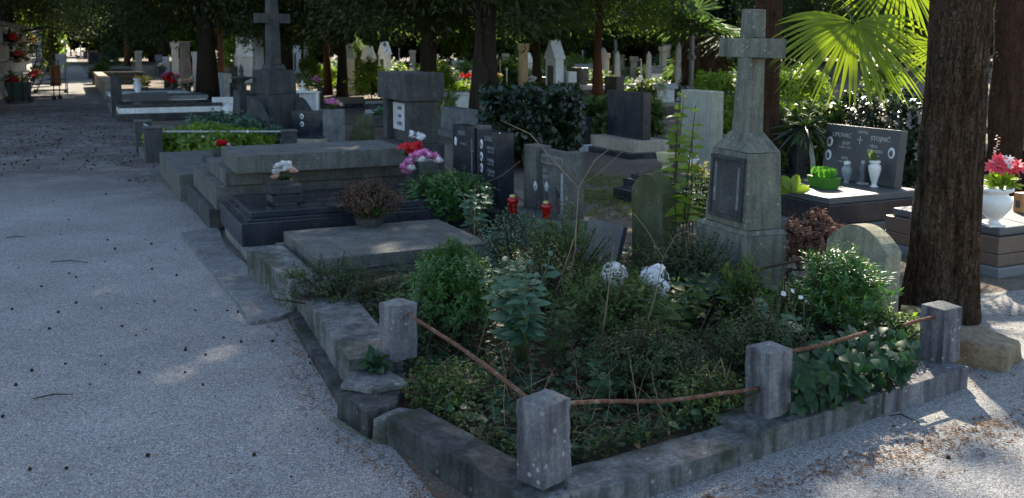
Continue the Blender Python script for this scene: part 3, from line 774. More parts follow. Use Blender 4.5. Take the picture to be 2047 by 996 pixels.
# ================================================================== generic memorial styles for the ground further back
def memorial(name, label, cat, px, py, wpx, hpx, mat, style='slab', d=.18, group=None, rz=TH, mat2=None, lit=None):
    P = G(px, py); Y = P.y; w = wid(wpx, P, d) if rz == TH else wpx / FPX * Y
    w = min(w, wpx / FPX * Y * 2.2); h = hpx / FPX * Y
    o = thing(name, label, cat, (P.x, P.y, 0), rz, group)
    m2 = mat2 or mat
    B = lambda: MB()
    if style == 'slab':
        B().box(-d / 2, d / 2, -w / 2, w / 2, .06, h).build('slab', M[mat], o, bevel=.01)
        B().box(-d, d, -w / 2 - .05, w / 2 + .05, 0, .12).build('foot', M[m2], o, bevel=.01)
    elif style == 'stele':
        B().box(-d / 2, d / 2, -w / 2, w / 2, 0, h * .88, top=(.01, .02)).build('shaft', M[mat], o, bevel=.008)
        B().box(-d / 2 - .02, d / 2 + .02, -w / 2 - .02, w / 2 + .02, h * .88 + .003, h).build('cap', M[m2], o, bevel=.01)
    elif style == 'gable':
        B().box(-d / 2, d / 2, -w / 2, w / 2, 0, h * .72).build('body', M[mat], o, bevel=.008)
        Mx = Matrix(((0, 0, 1, 0), (1, 0, 0, 0), (0, 1, 0, 0), (0, 0, 0, 1)))
        B().prism([(-w / 2 - .05, h * .723), (w / 2 + .05, h * .723), (0, h)], -d / 2 - .04, d / 2 + .04, M=Mx).build('roof', M[m2], o, bevel=.006)
        B().box(-d / 2 - .012, -d / 2 - .002, -w * .28, w * .28, h * .1, h * .62).build('niche', M['photodark'], o)
    elif style == 'cross':
        B().box(-d, d, -w / 2, w / 2, 0, h * .3, top=(.05, .05)).build('pedestal', M[mat], o, bevel=.01)
        t = max(.05, w * .12)
        b = B(); b.box(-t, t, -t, t, h * .3 + .003, h); b.box(-t * .9, t * .9, -w * .42, -t - .001, h * .68, h * .68 + 2 * t); b.box(-t * .9, t * .9, t + .001, w * .42, h * .68, h * .68 + 2 * t); b.build('cross', M[m2], o, bevel=.006)
    elif style == 'obelisk':
        B().box(-w * .5, w * .5, -w * .5, w * .5, 0, h * .25, top=(.03, .03)).build('pedestal', M[mat], o, bevel=.01)
        B().box(-w * .34, w * .34, -w * .34, w * .34, h * .25 + .003, h * .9, top=(w * .1, w * .1)).build('shaft', M[m2], o, bevel=.008)
        B().box(-w * .24, w * .24, -w * .24, w * .24, h * .9 + .003, h, top=(w * .235, w * .235)).build('tip', M[m2], o)
    elif style == 'column':
        r = w * .36
        B().box(-w * .5, w * .5, -w * .5, w * .5, 0, h * .14).build('pedestal', M[mat], o, bevel=.01)
        B().lathe([(r * 1.2, h * .14), (r, h * .19), (r * .85, h * .88), (r * 1.15, h * .92), (r * 1.15, h)], 14).build('shaft', M[m2], o, smooth=True)
    elif style == 'tomb':
        L = 1.9
        B().box(-.1, L, -w / 2, w / 2, 0, h * .7).build('base', M[mat], o, bevel=.01)
        B().box(-.06, L - .06, -w / 2 + .04, w / 2 - .04, h * .7 + .003, h).build('lid', M[m2], o, bevel=.01)
    elif style == 'arch':
        Mx = Matrix(((0, 0, 1, 0), (1, 0, 0, 0), (0, 1, 0, 0), (0, 0, 0, 1)))
        n = 10; out = []; 
        for i in range(n + 1):
            a = math.pi * i / n; out.append((w / 2 * math.cos(a), h * .5 + h * .5 * math.sin(a)))
        poly = [(w / 2, 0)] + out + [(-w / 2, 0), (-w * .24, 0), (-w * .24, h * .45)] + [(-w * .24 * math.cos(math.pi * i / 6), h * .45 + h * .25 * math.sin(math.pi * i / 6)) for i in range(1, 6)] + [(w * .24, h * .45), (w * .24, 0)]
        B().prism(poly, -d / 2, d / 2, M=Mx).build('arch', M[mat], o)
        B().box(-d / 2 + .02, d / 2 - .02, -w * .239, w * .239, 0, h * .68).build('recess', M['photodark'], o)
    elif style == 'chapel':
        Mx = Matrix(((0, 0, 1, 0), (1, 0, 0, 0), (0, 1, 0, 0), (0, 0, 0, 1)))
        B().box(-d / 2, d / 2, -w * .32, w * .32, 0, h * .55).build('body', M[mat], o, bevel=.01)
        B().prism([(-w * .36, h * .553), (w * .36, h * .553), (w * .10, h * .78), (w * .04, h), (-w * .04, h), (-w * .10, h * .78)], -d / 2 - .02, d / 2 + .02, M=Mx).build('spire_gable', M[mat], o, bevel=.01)
        for sx in (-1, 1):
            b = B(); b.box(-d / 2 - .05, -d / 2 + .15, sx * w * .42 - w * .07, sx * w * .42 + w * .07, 0, h * .58); b.build('buttress', M[mat], o, bevel=.01)
            b = B(); b.box(-d / 2 - .04, -d / 2 + .14, sx * w * .42 - w * .06, sx * w * .42 + w * .06, h * .583, h * .72, top=(.08, w * .055)); b.build('pinnacle', M[mat], o)
        b = B(); b.prism([(-w * .22, .1), (w * .22, .1), (w * .22, h * .38), (0, h * .50), (-w * .22, h * .38)], -d / 2 - .03, -d / 2 - .005, M=Mx); b.build('pointed_door', M['white'], o)
        b = B(); b.box(-d / 2 - .05, -d / 2 - .032, -w * .02, w * .02, h * .28, h * .38); b.box(-d / 2 - .05, -d / 2 - .032, -w * .05, w * .05, h * .32, h * .34, ); b.build('small_cross', M['iron'], o)
    elif style == 'house':
        B().box(-d / 2, d / 2, -w / 2, w / 2, 0, h * .72).build('walls', M[mat], o, bevel=.01)
        Mx = Matrix(((0, 0, 1, 0), (1, 0, 0, 0), (0, 1, 0, 0), (0, 0, 0, 1)))
        B().prism([(-w / 2 - .1, h * .723), (w / 2 + .1, h * .723), (w * .1, h), (-w * .1, h)], -d / 2 - .08, d / 2 + .08, M=Mx).build('roof', M[m2], o)
        for yy in (-.22, .06): B().box(-d / 2 - .03, -d / 2 - .004, yy * w, yy * w + .16 * w, h * .25, h * .6).build('door', M['white'], o)
    elif style == 'frame':
        B().box(-d / 2, d / 2, -w / 2, -w / 2 + .08, 0, h * .84).build('side_pilaster', M[mat], o, bevel=.006)
        B().box(-d / 2, d / 2, w / 2 - .08, w / 2, 0, h * .84).build('side_pilaster', M[mat], o, bevel=.006)
        B().box(-d / 2 + .06, d / 2 - .02, -w / 2 + .081, w / 2 - .081, 0, h * .84).build('panel', M[m2], o)
        Mx = Matrix(((0, 0, 1, 0), (1, 0, 0, 0), (0, 1, 0, 0), (0, 0, 0, 1)))
        B().prism([(-w / 2 - .03, h * .843), (w / 2 + .03, h * .843), (w / 2 + .03, h * .90), (0, h * .96), (-w / 2 - .03, h * .90)], -d / 2 - .03, d / 2 + .02, M=Mx).build('pediment', M[mat], o, bevel=.005)
    return o

FACE = R(8)
mm = memorial
mm('white_headstone', 'white marble framed headstone with a small cross on its pediment', 'headstone', 606, 226, 66, 48, 'white', 'frame', .16, rz=R(0), mat2='bgstone')
Pc = G(606, 226); o = bpy.data.objects['white_headstone']
hh = 48 / FPX * Pc.y
b = MB(); b.box(-.03, .03, -.02, .02, hh * .955, hh * .955 + .24); b.box(-.025, .025, -.07, .07, hh * .955 + .13, hh * .955 + .17); b.box(-.06, .06, -.08, .08, hh * .95, hh * .95 + .05); b.build('cross', M['white'], o, bevel=.004)
o.rotation_euler.z = R(-90) + R(180)
# portrait headstone and rough grey block
Pq = G(618, 292)
o = thing('portrait_headstone', 'black headstone with two oval portraits and engraved lines on stepped granite', 'headstone', (Pq.x, Pq.y, 0), R(78))
MB().box(-.04, .04, -.30, .30, .15, .60).build('slab', M['blue'], o, bevel=.005)
MB().box(-.35, .06, -.36, .36, 0, .15).build('foot', M['tan'], o, bevel=.005)
MB().box(-.30, -.05, -.33, .33, .153, .175).build('ledge', M['black'], o, bevel=.003)
for z in (.50, .37):
    q = MB().ball((0, 0, 0), .045, 12, (.12, .8, 1)).build('portrait', M['photo'], o, smooth=True, loc=(-.042, .10, z))
    MB().ball((0, 0, 0), .024, 10, (.15, .8, 1)).build('portrait_print', M['photodark'], q, smooth=True, loc=(-.004, 0, 0))
    text('ANTE  1931', .05, M['engrave_dim'], o, (-.0425, -.10, z))
text('PERKOVIĆ', .055, M['engrave_dim'], o, (-.0425, -.08, .565))
o = thing('rough_block', 'pale rough stone block with pink flowers on top beside the portrait headstone', 'stone block', (G(668, 292).x, G(668, 292).y, 0), R(20))
MB().box(-.19, .17, -.12, .18, 0, .62).build('block', M['greystone'], o, bevel=.012, rough=.01, cut=.1)
o = thing('rough_slab', 'broken mottled dark slab standing before the massive capped headstone', 'slab', (G(725, 290).x, G(725, 290).y, 0), R(15), None, (R(3), R(5)))
MB().box(-.22, .20, -.04, .04, 0, .50, top=(.05, .004)).build('stone', M['mossy'], o, bevel=.015, rough=.02, cut=.06)
o = thing('stone_planter', 'rounded grey stone planter with variegated leaves before the massive capped headstone', 'planter', (G(768, 293).x, G(768, 293).y - .3, .35), 0)
MB().lathe([(.10, 0), (.13, .03), (.15, .16), (.14, .20), (.12, .2), (.11, .17)], 10).build('bowl', M['darkstone'], o)

# black slab headstone on travertine, right of the clipped bush
P = G(1228, 318)
o = thing('black_headstone', 'large plain black headstone on a pale travertine base', 'headstone', (P.x, P.y + .2, 0), TH)
MB().box(.0, .14, -.02, 1.02, .27, .98).build('slab', M['black'], o, bevel=.006, rough=0)
MB().box(-.25, .40, -.14, 1.14, .10, .268).build('base', M['tan'], o, bevel=.008)
MB().box(-.32, 1.8, -.20, 1.20, 0, .099).build('footing', M['black'], o, bevel=.006)
o.location = (P.x + .42, P.y + .1, 0)
# stepped black tomb carrying the cream bowl
P = G(1250, 405)
o = thing('black_stepped_tomb', 'low black stepped granite tomb carrying a cream bowl', 'tomb', (P.x + .12, P.y, 0), TH)
MB().box(-.08, 1.75, -1.05, .35, 0, .13).build('base', M['black'], o, bevel=.006)
MB().box(.0, 1.65, -.98, .28, .133, .24).build('step', M['black'], o, bevel=.006)
MB().box(.06, 1.6, -.92, .22, .243, .29).build('lid', M['black'], o, bevel=.005)
q = G(1333, 338, .29)
o = thing('cream_bowl', 'cream flower bowl on a short foot on the stepped black tomb', 'bowl', q, 0)
MB().lathe([(.07, 0), (.05, .02), (.045, .04), (.10, .09), (.125, .17), (.13, .185), (.115, .185), (.10, .14)], 8).build('bowl', M['cream'], o)
o = memorial('pale_headstone', 'tall pale grey-green terrazzo headstone behind the sapling leaves', 'headstone', 1400, 335, 86, 155, 'palestone', 'slab', .2)
o = memorial('white_box_headstone', 'low white marble headstone behind the plain black headstone', 'headstone', 1266, 262, 50, 70, 'white', 'slab', .2)
memorial('black_headstone', 'black headstone low in shade just left of the large plain black one', 'headstone', 1150, 300, 60, 70, 'black', 'slab', .18, mat2='white')
memorial('grey_tomb', 'blue grey stone trough tomb behind the dark split trunk', 'tomb', 918, 272, 76, 56, 'greystone', 'slab', .3)
memorial('white_vault', 'small white stepped vault with a rolled cloth behind the dark trunk', 'tomb', 915, 222, 60, 38, 'white', 'stele', .5)

# ================================================================== tomb of the two family names (right)
LT = thing('lettered_tomb', 'black granite tomb with lettered headstone and oval portraits beside the palm frond', 'tomb', UV(5.87, 6.15), TH)
MB().box(-.06, 1.25, -.06, 1.15, 0, .12).build('footing', M['greygran'], LT, bevel=.006)
MB().box(.0, 1.2, .0, 1.1, .123, .30).build('base', M['black'], LT, bevel=.006)
MB().box(.02, 1.12, .02, 1.08, .303, .362).build('lid', M['lidgran'], LT, bevel=.006)
hs = MB().box(-.045, .045, -.47, .47, 0, .53).build('headstone', M['greygran'], LT, bevel=.005)
hs.data.materials[0] = M['slate']
hs.location = (1.0, .66, .362); hs.rotation_euler = (0, R(6), 0)
fx = -.0465
def lt(s, size, y, z, m='engrave', sx=1): text(s, size, M[m], hs, (fx, y, z), name='engraved_name', sx=sx)
lt('OBITELJ', .036, -.02, .478); lt('LIPOVAC', .062, .25, .43); lt('STOJNIĆ', .062, -.24, .43)
lt('JOSIP', .042, .18, .355); lt('* 1908  † 1987', .026, .19, .315); lt('ANA', .042, .18, .21); lt('* 1910  † 1973', .026, .19, .172)
lt('VIDA', .042, -.17, .355); lt('BRONZIN', .042, -.19, .31); lt('* 1922  † 1989', .026, -.17, .268)
b = MB(); b.box(-.0485, -.0452, .005, .013, .36, .44); b.box(-.0485, -.0452, -.02, .04, .40, .408); b.build('engraved_cross', M['engrave'], hs)
b = MB(); b.add([(-.0475, -.05, .42), (-.0475, -.03, .42), (-.0475, .06, .27), (-.0475, .04, .27)], [(0, 1, 2, 3)]); b.build('engraved_ray', M['engrave_dim'], hs)
for y, z in ((.40, .355), (.40, .22), (-.39, .315)):
    q = MB().ball((0, 0, 0), .052, 16, (.12, .8, 1)).build('portrait', M['photo'], hs, smooth=True, loc=(-.047, y, z))
    MB().ball((0, 0, 0), .032, 12, (.15, .75, 1)).build('portrait_print', M['photodark'], q, smooth=True, loc=(-.004, 0, -.002))
def at(px, py, h): return G(px, py, h)
q = at(1646, 375, .362)
o = thing('green_basket', 'bright green wrapped flower basket on the lettered tomb lid', 'basket', q, TH - R(10))
b = MB(); b.box(-.075, .075, -.12, .12, .0, .105, top=(-.02, -.02)); b.build('basket', M['green_wrap'], o, bevel=.01, rough=.006, cut=.03)
lv = LV(); a = np.linspace(0, 2 * np.pi, 15)[:-1]
lv.add(np.stack([.06 * np.cos(a), .09 * np.sin(a), 0 * a + .10], 1), np.stack([np.cos(a) * .6, np.sin(a) * .6, 1 + .3 * np.sin(a * 3)], 1), .085, .09, prof='petal', K=4, fold=.35, bend=.35, N=np.stack([np.cos(a), np.sin(a), .2 + 0 * a], 1))
lv.build('paper_ruffle', M['green_wrap'], o)
q = at(1692, 366, .362)
o = thing('glass_vase', 'clear glass vase with white lid on the lettered tomb', 'vase', q, 0)
MB().lathe([(.028, 0), (.022, .012), (.03, .05), (.05, .10), (.052, .14), (.035, .165), (.025, .175)], 16).build('body', M['glass_clear'], o, smooth=True)
MB().lathe([(.027, .176), (.034, .185), (.03, .21), (.01, .215)], 12).build('lid', M['ceramic'], o)
q = at(1724, 368, .362)
o = thing('metal_lantern', 'slender grey metal lantern with a ball top on the lettered tomb', 'grave lantern', q, 0)
MB().box(-.045, .045, -.045, .045, 0, .014).build('foot', M['bgstone'], o, bevel=.003)
MB().lathe([(.033, .014), (.03, .03), (.036, .05), (.036, .16), (.04, .165), (.02, .185), (.008, .19)], 4).build('body', M['greygran'], o)
MB().ball((0, 0, .205), .021, 10).build('ball_top', M['bgstone'], o, smooth=True)
MB().box(-.038, -.0285, -.006, .006, .07, .12).build('slot', M['photodark'], o)
q = at(1747, 374, .362)
o = thing('white_vase', 'tall white marble vase on the lettered tomb, right of the metal lantern', 'vase', q, 0)
MB().lathe([(.038, 0), (.038, .008), (.022, .02), (.024, .04), (.045, .11), (.058, .17), (.055, .20), (.034, .22), (.05, .228), (.05, .245), (.036, .25), (.03, .24)], 18).build('body', M['ceramic'], o, smooth=True)

# long pale lidded tomb behind the trunk with urn
UT = thing('brown_tomb', 'grey lidded tomb with brown granite side running behind the big tree trunk', 'tomb', UV(6.0, 4.60), TH)
MB().box(-.03, 1.9, -.03, 1.10, 0, .075).build('footing', M['greygran'], UT, bevel=.006)
MB().box(.0, 1.86, .0, 1.06, .078, .165).build('lower_course', M['brown'], UT, bevel=.006)
MB().box(.005, 1.85, .005, 1.055, .168, .29).build('upper_course', M['brown'], UT, bevel=.006)
MB().box(.04, 1.8, .03, 1.02, .293, .355).build('lid', M['lidgran'], UT, bevel=.014)
q = at(1986, 452, .355)
o = thing('white_urn', 'large white marble urn with coral and white flowers beside the trunk', 'urn', q, 0)
MB().box(-.06, .06, -.06, .06, 0, .02).build('foot', M['ceramic'], o, bevel=.003)
MB().lathe([(.05, .02), (.035, .035), (.035, .045), (.06, .07), (.105, .13), (.118, .18), (.108, .215), (.085, .235), (.088, .245), (.122, .262), (.124, .285), (.10, .285), (.08, .25)], 24).build('body', M['ceramic'], o, smooth=True)
q = at(2043, 425, .355)
o = thing('wooden_lantern', 'amber brown boxy lantern at the right end of the brown tomb', 'grave lantern', q, R(20))
MB().box(-.05, .05, -.045, .045, 0, .16).build('body', M['amber'], o, bevel=.012)
MB().box(-.052, -.0505, -.02, .02, .04, .10).build('window', M['photodark'], o)
memorial('dark_headstone', 'wide dark brown headstone behind the coral flowers with pale top edge', 'headstone', 2030, 418, 120, 122, 'black', 'slab', .16, mat2='darkstone')
memorial('dark_headstone', 'small dark headstone with portrait partly hidden behind the cross', 'headstone', 1578, 395, 66, 150, 'black', 'slab', .14)
# ================================================================== background memorials
W1 = 'memorials among the trees beyond the path bend'
bgl = [
 ('headstone', 'tan headstone with eared top beside the reddish thin trunk', 'headstone', 278, 152, 26, 50, 'tan', 'stele', .3, None),
 ('fence_wall', None, None, 0, 0, 0, 0, None, None, 0, None),
 ('headstone', 'dark grey narrow headstone right of the tan eared one', 'headstone', 318, 152, 22, 42, 'greystone', 'gable', .3, None),
 ('headstone', 'slim white headstone behind the dark narrow gabled one', 'headstone', 333, 150, 18, 36, 'white', 'slab', .3, None),
 ('pillar', 'tall pale stone pillar left of the thick dark trunk, the leftmost of the pillars', 'pillar', 352, 172, 9, 88, 'bgstone', 'stele', .3, None),
 ('pillar', 'tall blue-grey broad pillar just left of the thick dark trunk', 'pillar', 372, 176, 22, 92, 'greystone', 'stele', .3, None),
 ('pillar', 'slim white pillar with flowers at its foot nearest the thick dark trunk', 'pillar', 392, 182, 9, 78, 'white', 'stele', .2, None),
 ('gothic_chapel', 'small white gothic tomb chapel with pointed gable and pinnacles', 'chapel', 497, 165, 50, 92, 'white', 'chapel', 1.0, None),
 ('headstone', 'dark headstone in shade right of the thick trunk', 'headstone', 452, 196, 24, 36, 'darkstone', 'slab', .2, None),
 ('white_tomb', 'low white tiled tomb in the lane left of the winged monument', 'tomb', 452, 236, 22, 42, 'white', 'slab', .6, None),
 ('brown_tomb', 'long brown flat tomb lid between the dark trunk and the capped headstone', 'tomb', 692, 216, 52, 22, 'brown', 'slab', 1.0, 'black'),
 ('dark_tomb', 'dark tomb with pale rim left of the capped headstone', 'tomb', 735, 222, 50, 20, 'black', 'tomb', 1.0, 'bgstone'),
 ('grey_tomb', 'grey tomb with pale lid nearer the capped headstone', 'tomb', 735, 245, 60, 26, 'greystone', 'tomb', 1.0, 'white'),
 ('column', 'cream round column right of the dark split trunk', 'column', 1000, 176, 18, 56, 'tan', 'column', .4, None),
 ('column', 'shorter white column beside the cream round one', 'column', 1013, 182, 12, 46, 'white', 'column', .3, None),
 ('headstone', 'sunlit ochre headstone behind the clipped bush', 'headstone', 1060, 180, 24, 40, 'tan', 'slab', .3, None),
 ('dark_vault', 'dark green-black flat topped vault behind the clipped bush', 'tomb', 1100, 190, 46, 36, 'black', 'stele', .8, None),
 ('white_vault', 'white tall narrow vault beside the dark flat topped vault', 'tomb', 1120, 172, 14, 40, 'white', 'gable', .5, None),
 ('white_arch', 'low white arched niche with a dark opening', 'memorial', 1148, 176, 32, 30, 'white', 'arch', .4, None),
 ('mausoleum', 'blue-grey little mausoleum with white doors beside the thin trunk', 'mausoleum', 1177, 176, 34, 48, 'greystone', 'house', 1.2, 'greygran'),
 ('brown_tomb', 'brown box tomb in front of the little mausoleum', 'tomb', 1176, 196, 30, 26, 'brown', 'slab', .7, None),
 ('white_tomb', 'flat white canopy tomb right of the thin trunk', 'tomb', 1222, 190, 36, 20, 'white', 'tomb', .8, 'greygran'),
 ('cross_memorial', 'grey cross memorial left of the pale pillar cluster', 'memorial', 1240, 182, 18, 62, 'greystone', 'cross', .2, None),
 ('pillar', 'tall grey pillar in the middle of the pillar cluster', 'pillar', 1266, 184, 13, 70, 'greystone', 'stele', .3, None),
 ('pillar', 'slimmer dark-capped pillar right in the pillar cluster', 'pillar', 1281, 186, 10, 66, 'bgstone', 'obelisk', .3, None),
 ('gabled_memorial', 'small white gabled memorial with a cross top', 'memorial', 1308, 186, 34, 54, 'white', 'gable', .6, 'greystone'),
 ('obelisk', 'pale blue obelisk left of the shaggy far palm', 'obelisk', 1347, 200, 26, 84, 'bgstone', 'obelisk', .5, None),
 ('white_memorial', 'white two-door memorial at the foot of the pale obelisk', 'memorial', 1330, 205, 26, 38, 'white', 'house', .6, 'bgstone'),
 ('dark_tomb', 'low black tomb before the pale obelisk', 'tomb', 1322, 232, 60, 26, 'black', 'tomb', .8, 'greygran'),
 ('headstone', 'pale headstone between the cross and the sunlit hedge', 'headstone', 1565, 215, 30, 60, 'bgstone', 'slab', .3, None),
 ('headstone', 'grey headstone under the right end of the clipped hedge', 'headstone', 1820, 275, 50, 76, 'greystone', 'slab', .5, None),
 ('headstone', 'pale grey headstone far right between palm trunk and leaning trunk', 'headstone', 2000, 230, 28, 60, 'bgstone', 'slab', .3, None),
 ('dark_tomb', 'blue-black tomb far right below the pale grey headstone', 'tomb', 2010, 265, 50, 50, 'blue', 'slab', .5, None),
 ('dark_tomb', 'far black tomb at the top end of the path', 'tomb', 178, 128, 40, 22, 'blue', 'tomb', .8, None),
 ('dark_tomb', 'second far black tomb nearer on the path side', 'tomb', 168, 118, 34, 16, 'black', 'tomb', .8, None),
 ('white_headstone', 'tiny white headstone between the far black tombs', 'headstone', 162, 117, 7, 26, 'white', 'slab', .2, None),
 ('white_headstone', 'cream headstone far off right of the path end', 'headstone', 200, 100, 20, 38, 'tan', 'slab', .3, None),
 ('headstone', 'reddish headstone far down the path', 'headstone', 142, 112, 9, 20, 'brown', 'slab', .3, None),
]
for (nm, lab, cat, px, py, w, h, mt, st, d, m2) in bgl:
    if not lab: continue
    memorial(nm, lab, cat, px, py, w, h, mt, st, d, None, mat2=m2)
memorial('black_headstone', 'plain black headstone seen from behind at the path edge beyond the garden grave', 'headstone', 300, 229, 68, 44, 'slate', 'slab', .16, None, TH - R(90), mat2='white')
# row graves between the garden grave and the path bend: white sided tombs
def low(name, label, t, s, L, W, h, mats, group='low tombs along the far path edge'):
    o = tomb(name, label, 'tomb', t, s, 0, group)
    MB().box(0, L, 0, W, 0, h * .45).build('base', M[mats[0]], o, bevel=.01)
    MB().box(.06, L - .05, .05, W - .05, h * .45 + .003, h * .8).build('side_band', M[mats[1]], o, bevel=.01)
    MB().box(.03, L - .02, .03, W - .03, h * .8 + .003, h).build('lid', M[mats[2]], o, bevel=.01)
    return o
low('flat_tomb', 'flat blue-black slab tomb just beyond the garden grave posts', 1.0, 16.9, 2.1, 1.3, .16, ('darkstone', 'blue', 'blue'))
tomb_l = tomb('tilted_slab', 'hexagonal grey slab lying on the flat blue-black tomb', 'slab', 1.7, 17.1, .165, None, TH, (0, 0))
MB().prism([(0, .25), (.3, 0), (1.1, .1), (1.3, .5), (1.0, .95), (.25, .8)], 0, .06).build('stone', M['greygran'], tomb_l, bevel=.008)
low('white_tomb', 'white banded tomb with black lid beyond the plain black headstone', .95, 22.8, 2.3, 1.6, .38, ('black', 'white', 'black'))
low('white_tomb', 'second white banded tomb, behind the first with a small white vase', .95, 25.2, 2.3, 1.5, .45, ('greystone', 'white', 'greygran'))
low('grey_tomb', 'grey kerbed tomb at the near end of the beige low wall', .95, 28.0, 2.2, 1.6, .40, ('greystone', 'greygran', 'white'))
low('grey_tomb', 'grey tomb with pale flat lid beside the reddish thin trunk', 1.1, 31.0, 2.2, 1.6, .35, ('greystone', 'bgstone', 'greystone'))
low('dark_tomb', 'black kerbed tomb beyond the beige low wall', 1.0, 46.0, 2.2, 1.8, .55, ('black', 'blue', 'black'))
low('dark_tomb', 'long black tomb farther along, under the low leafy bushes', 1.0, 55.0, 2.2, 3.0, .6, ('black', 'blue', 'greygran'))
o = tomb('white_vase', 'small white vase on the second white banded tomb', 'vase', 1.6, 25.9, .45)
MB().lathe([(.10, 0), (.05, .05), (.11, .22), (.07, .38), (.12, .42)], 12).build('body', M['white'], o, smooth=True)
o = tomb('white_wreath_pot', 'white rounded pot by the thick dark trunk', 'pot', 3.4, 22.9, 0)
MB().ball((0, 0, .2), .22, 10, (1, 1, .7)).build('pot', M['white'], o)
o = tomb('stone_post', 'slim dark post standing on the first grey kerbed tomb', 'stone post', 1.05, 24.9, 0)
MB().box(-.12, .12, -.12, .12, 0, .95).build('shaft', M['darkstone'], o, bevel=.01)
o = tomb('low_wall', 'beige rendered low wall with coping along the far path', 'wall', 1.05, 33.0, 0)
MB().box(0, .25, 0, 11, 0, .55).build('wall', M['tan'], o, bevel=.01)
MB().box(-.04, .29, -.02, 11.02, .553, .62).build('coping', M['tan'], o, bevel=.01)

# ================================================================== columbarium wall, cart, ladders
A = G(-70, 232); B = G(90, 158)
d = (B - A); Lw = d.length; ang = math.atan2(d.y, d.x)
CW = thing('niche_wall', 'white marble niche wall with flower ledges left of the path', 'wall', A, ang)
MB().box(0, Lw, 0, .8, 0, 2.35).build('wall', M['white'], CW)
MB().box(-.1, Lw + .1, -.12, .9, 2.353, 2.5).build('coping', M['greystone'], CW)
MB().box(-.35, -.005, -.2, .9, 0, 2.5).build('end_pier', M['greystone'], CW)
nn = int(Lw / .75)
for r_ in range(4):
    for c_ in range(nn):
        x = c_ * Lw / nn
        MB().box(x + .04, x + Lw / nn - .04, -.014, -.002, .12 + r_ * .56, .12 + r_ * .56 + .48).build('niche_plate', M['bgstone'], CW)
for r_ in range(3):
    MB().box(0, Lw, -.18, -.02, .62 + r_ * .56, .645 + r_ * .56).build('ledge', M['greystone'], CW)
fl_wall = []
Mw = Matrix.Translation(A) @ Matrix.Rotation(ang, 4, 'Z')
# ================================================================== flowers
def blossoms(o, centers, r, mat, per=26, name='blossoms', L=None, up=(0, 0, 1), cup=.3):
    """round layered flower heads"""
    lv = LV(); n = len(centers)
    for c in centers:
        D = rdir(per); D[:, 2] = np.abs(D[:, 2]) * .9 - .15; D = nrm(D)
        rr = (L or r) * (.75 + .3 * rng.random(per))
        lv.add(np.array(c) + D * r * .15, D, rr, rr * .75, N=nrm(D * -.2 + np.array(up) + rng.normal(size=(per, 3)) * .2), prof='petal', K=3, fold=.2, bend=-cup)
    return lv.build(name, M[mat], o)
def stars(o, centers, r, mat, per=7, name='blossoms', w=.45):
    lv = LV()
    for c in centers:
        ax = nrm(np.array([[rng.normal() * .5, -.6 + rng.normal() * .4, .7]]))[0]
        a1 = nrm(np.cross(ax, [0.3, .2, 1])[None])[0]; a2 = np.cross(ax, a1)
        an = np.linspace(0, 2 * np.pi, per + 1)[:-1] + rng.random() * 3
        D = np.cos(an)[:, None] * a1 + np.sin(an)[:, None] * a2 + ax * .35
        lv.add(np.tile(c, (per, 1)), D, r * (.8 + .3 * rng.random(per)), r * w, N=ax, prof='oval', K=3, fold=.15, bend=.25)
    return lv.build(name, M[mat], o)
def leaftuft(o, c, r, n, L, W, mat, name='leaves', prof='oval', upb=.6, K=3):
    D = rdir(n); D[:, 2] = np.abs(D[:, 2]) * .6 + upb * rng.random(n); D = nrm(D)
    lv = LV(); lv.add(np.array(c) + D * (r * rng.random((n, 1)) * .7), D, L * (.7 + .5 * rng.random(n)), W, prof=prof, K=K, bend=.35)
    return lv.build(name, M[mat], o)
def rand_ball(n, c, r):
    P = rdir(n) * (rng.random((n, 1)) ** .4) * np.array(r); return P + np.array(c)

# roses in the granite block
vp = UV(1.56, 7.74, .543)
o = thing('rose_bunch', 'bunch of white and peach roses in the black granite block', 'flowers', vp, 0)
cs = [(-.05, -.02, .09), (-.035, -.03, .135), (.0, -.02, .15), (.03, 0, .15), (.015, -.04, .11), (.045, -.02, .12), (-.02, .02, .12)]
blossoms(o, cs, .042, 'pt_white', 34); blossoms(o, [(-.06, -.03, .05), (.075, -.03, .10)], .042, 'pt_peach', 30)
leaftuft(o, (0, 0, .03), .05, 40, .045, .028, 'lf_dark')
# carnation
o = thing('carnation', 'single red carnation with green leaves in the small dark block', 'flowers', UV(1.40, 10.05, .60), 0)
blossoms(o, [(0, 0, .05), (.03, 0, .06), (-.02, 0, .06)], .045, 'pt_red', 40); leaftuft(o, (0, 0, .0), .05, 20, .06, .02, 'lf_mid')
blossoms(o, [(.07, 0, .05)], .025, 'pt_white', 12)
# poinsettia-red + silver spray behind the pink chrysanthemums
q = G(825, 325, .62)
o = thing('red_flowers', 'red artificial flowers with silvery sprays at the end of the stepped tomb', 'flowers', q, 0)
stars(o, rand_ball(9, (0, 0, .14), (.09, .06, .06)), .065, 'pt_red', 8)
stars(o, rand_ball(16, (.03, .05, .24), (.09, .06, .06)), .028, 'pt_white', 5, 'silver_spray')
leaftuft(o, (0, 0, .03), .08, 40, .09, .03, 'lf_dark'); MB().lathe([(.05, -.60), (.06, -.1), (.05, 0)], 10).build('pot', M['darkstone'], o)
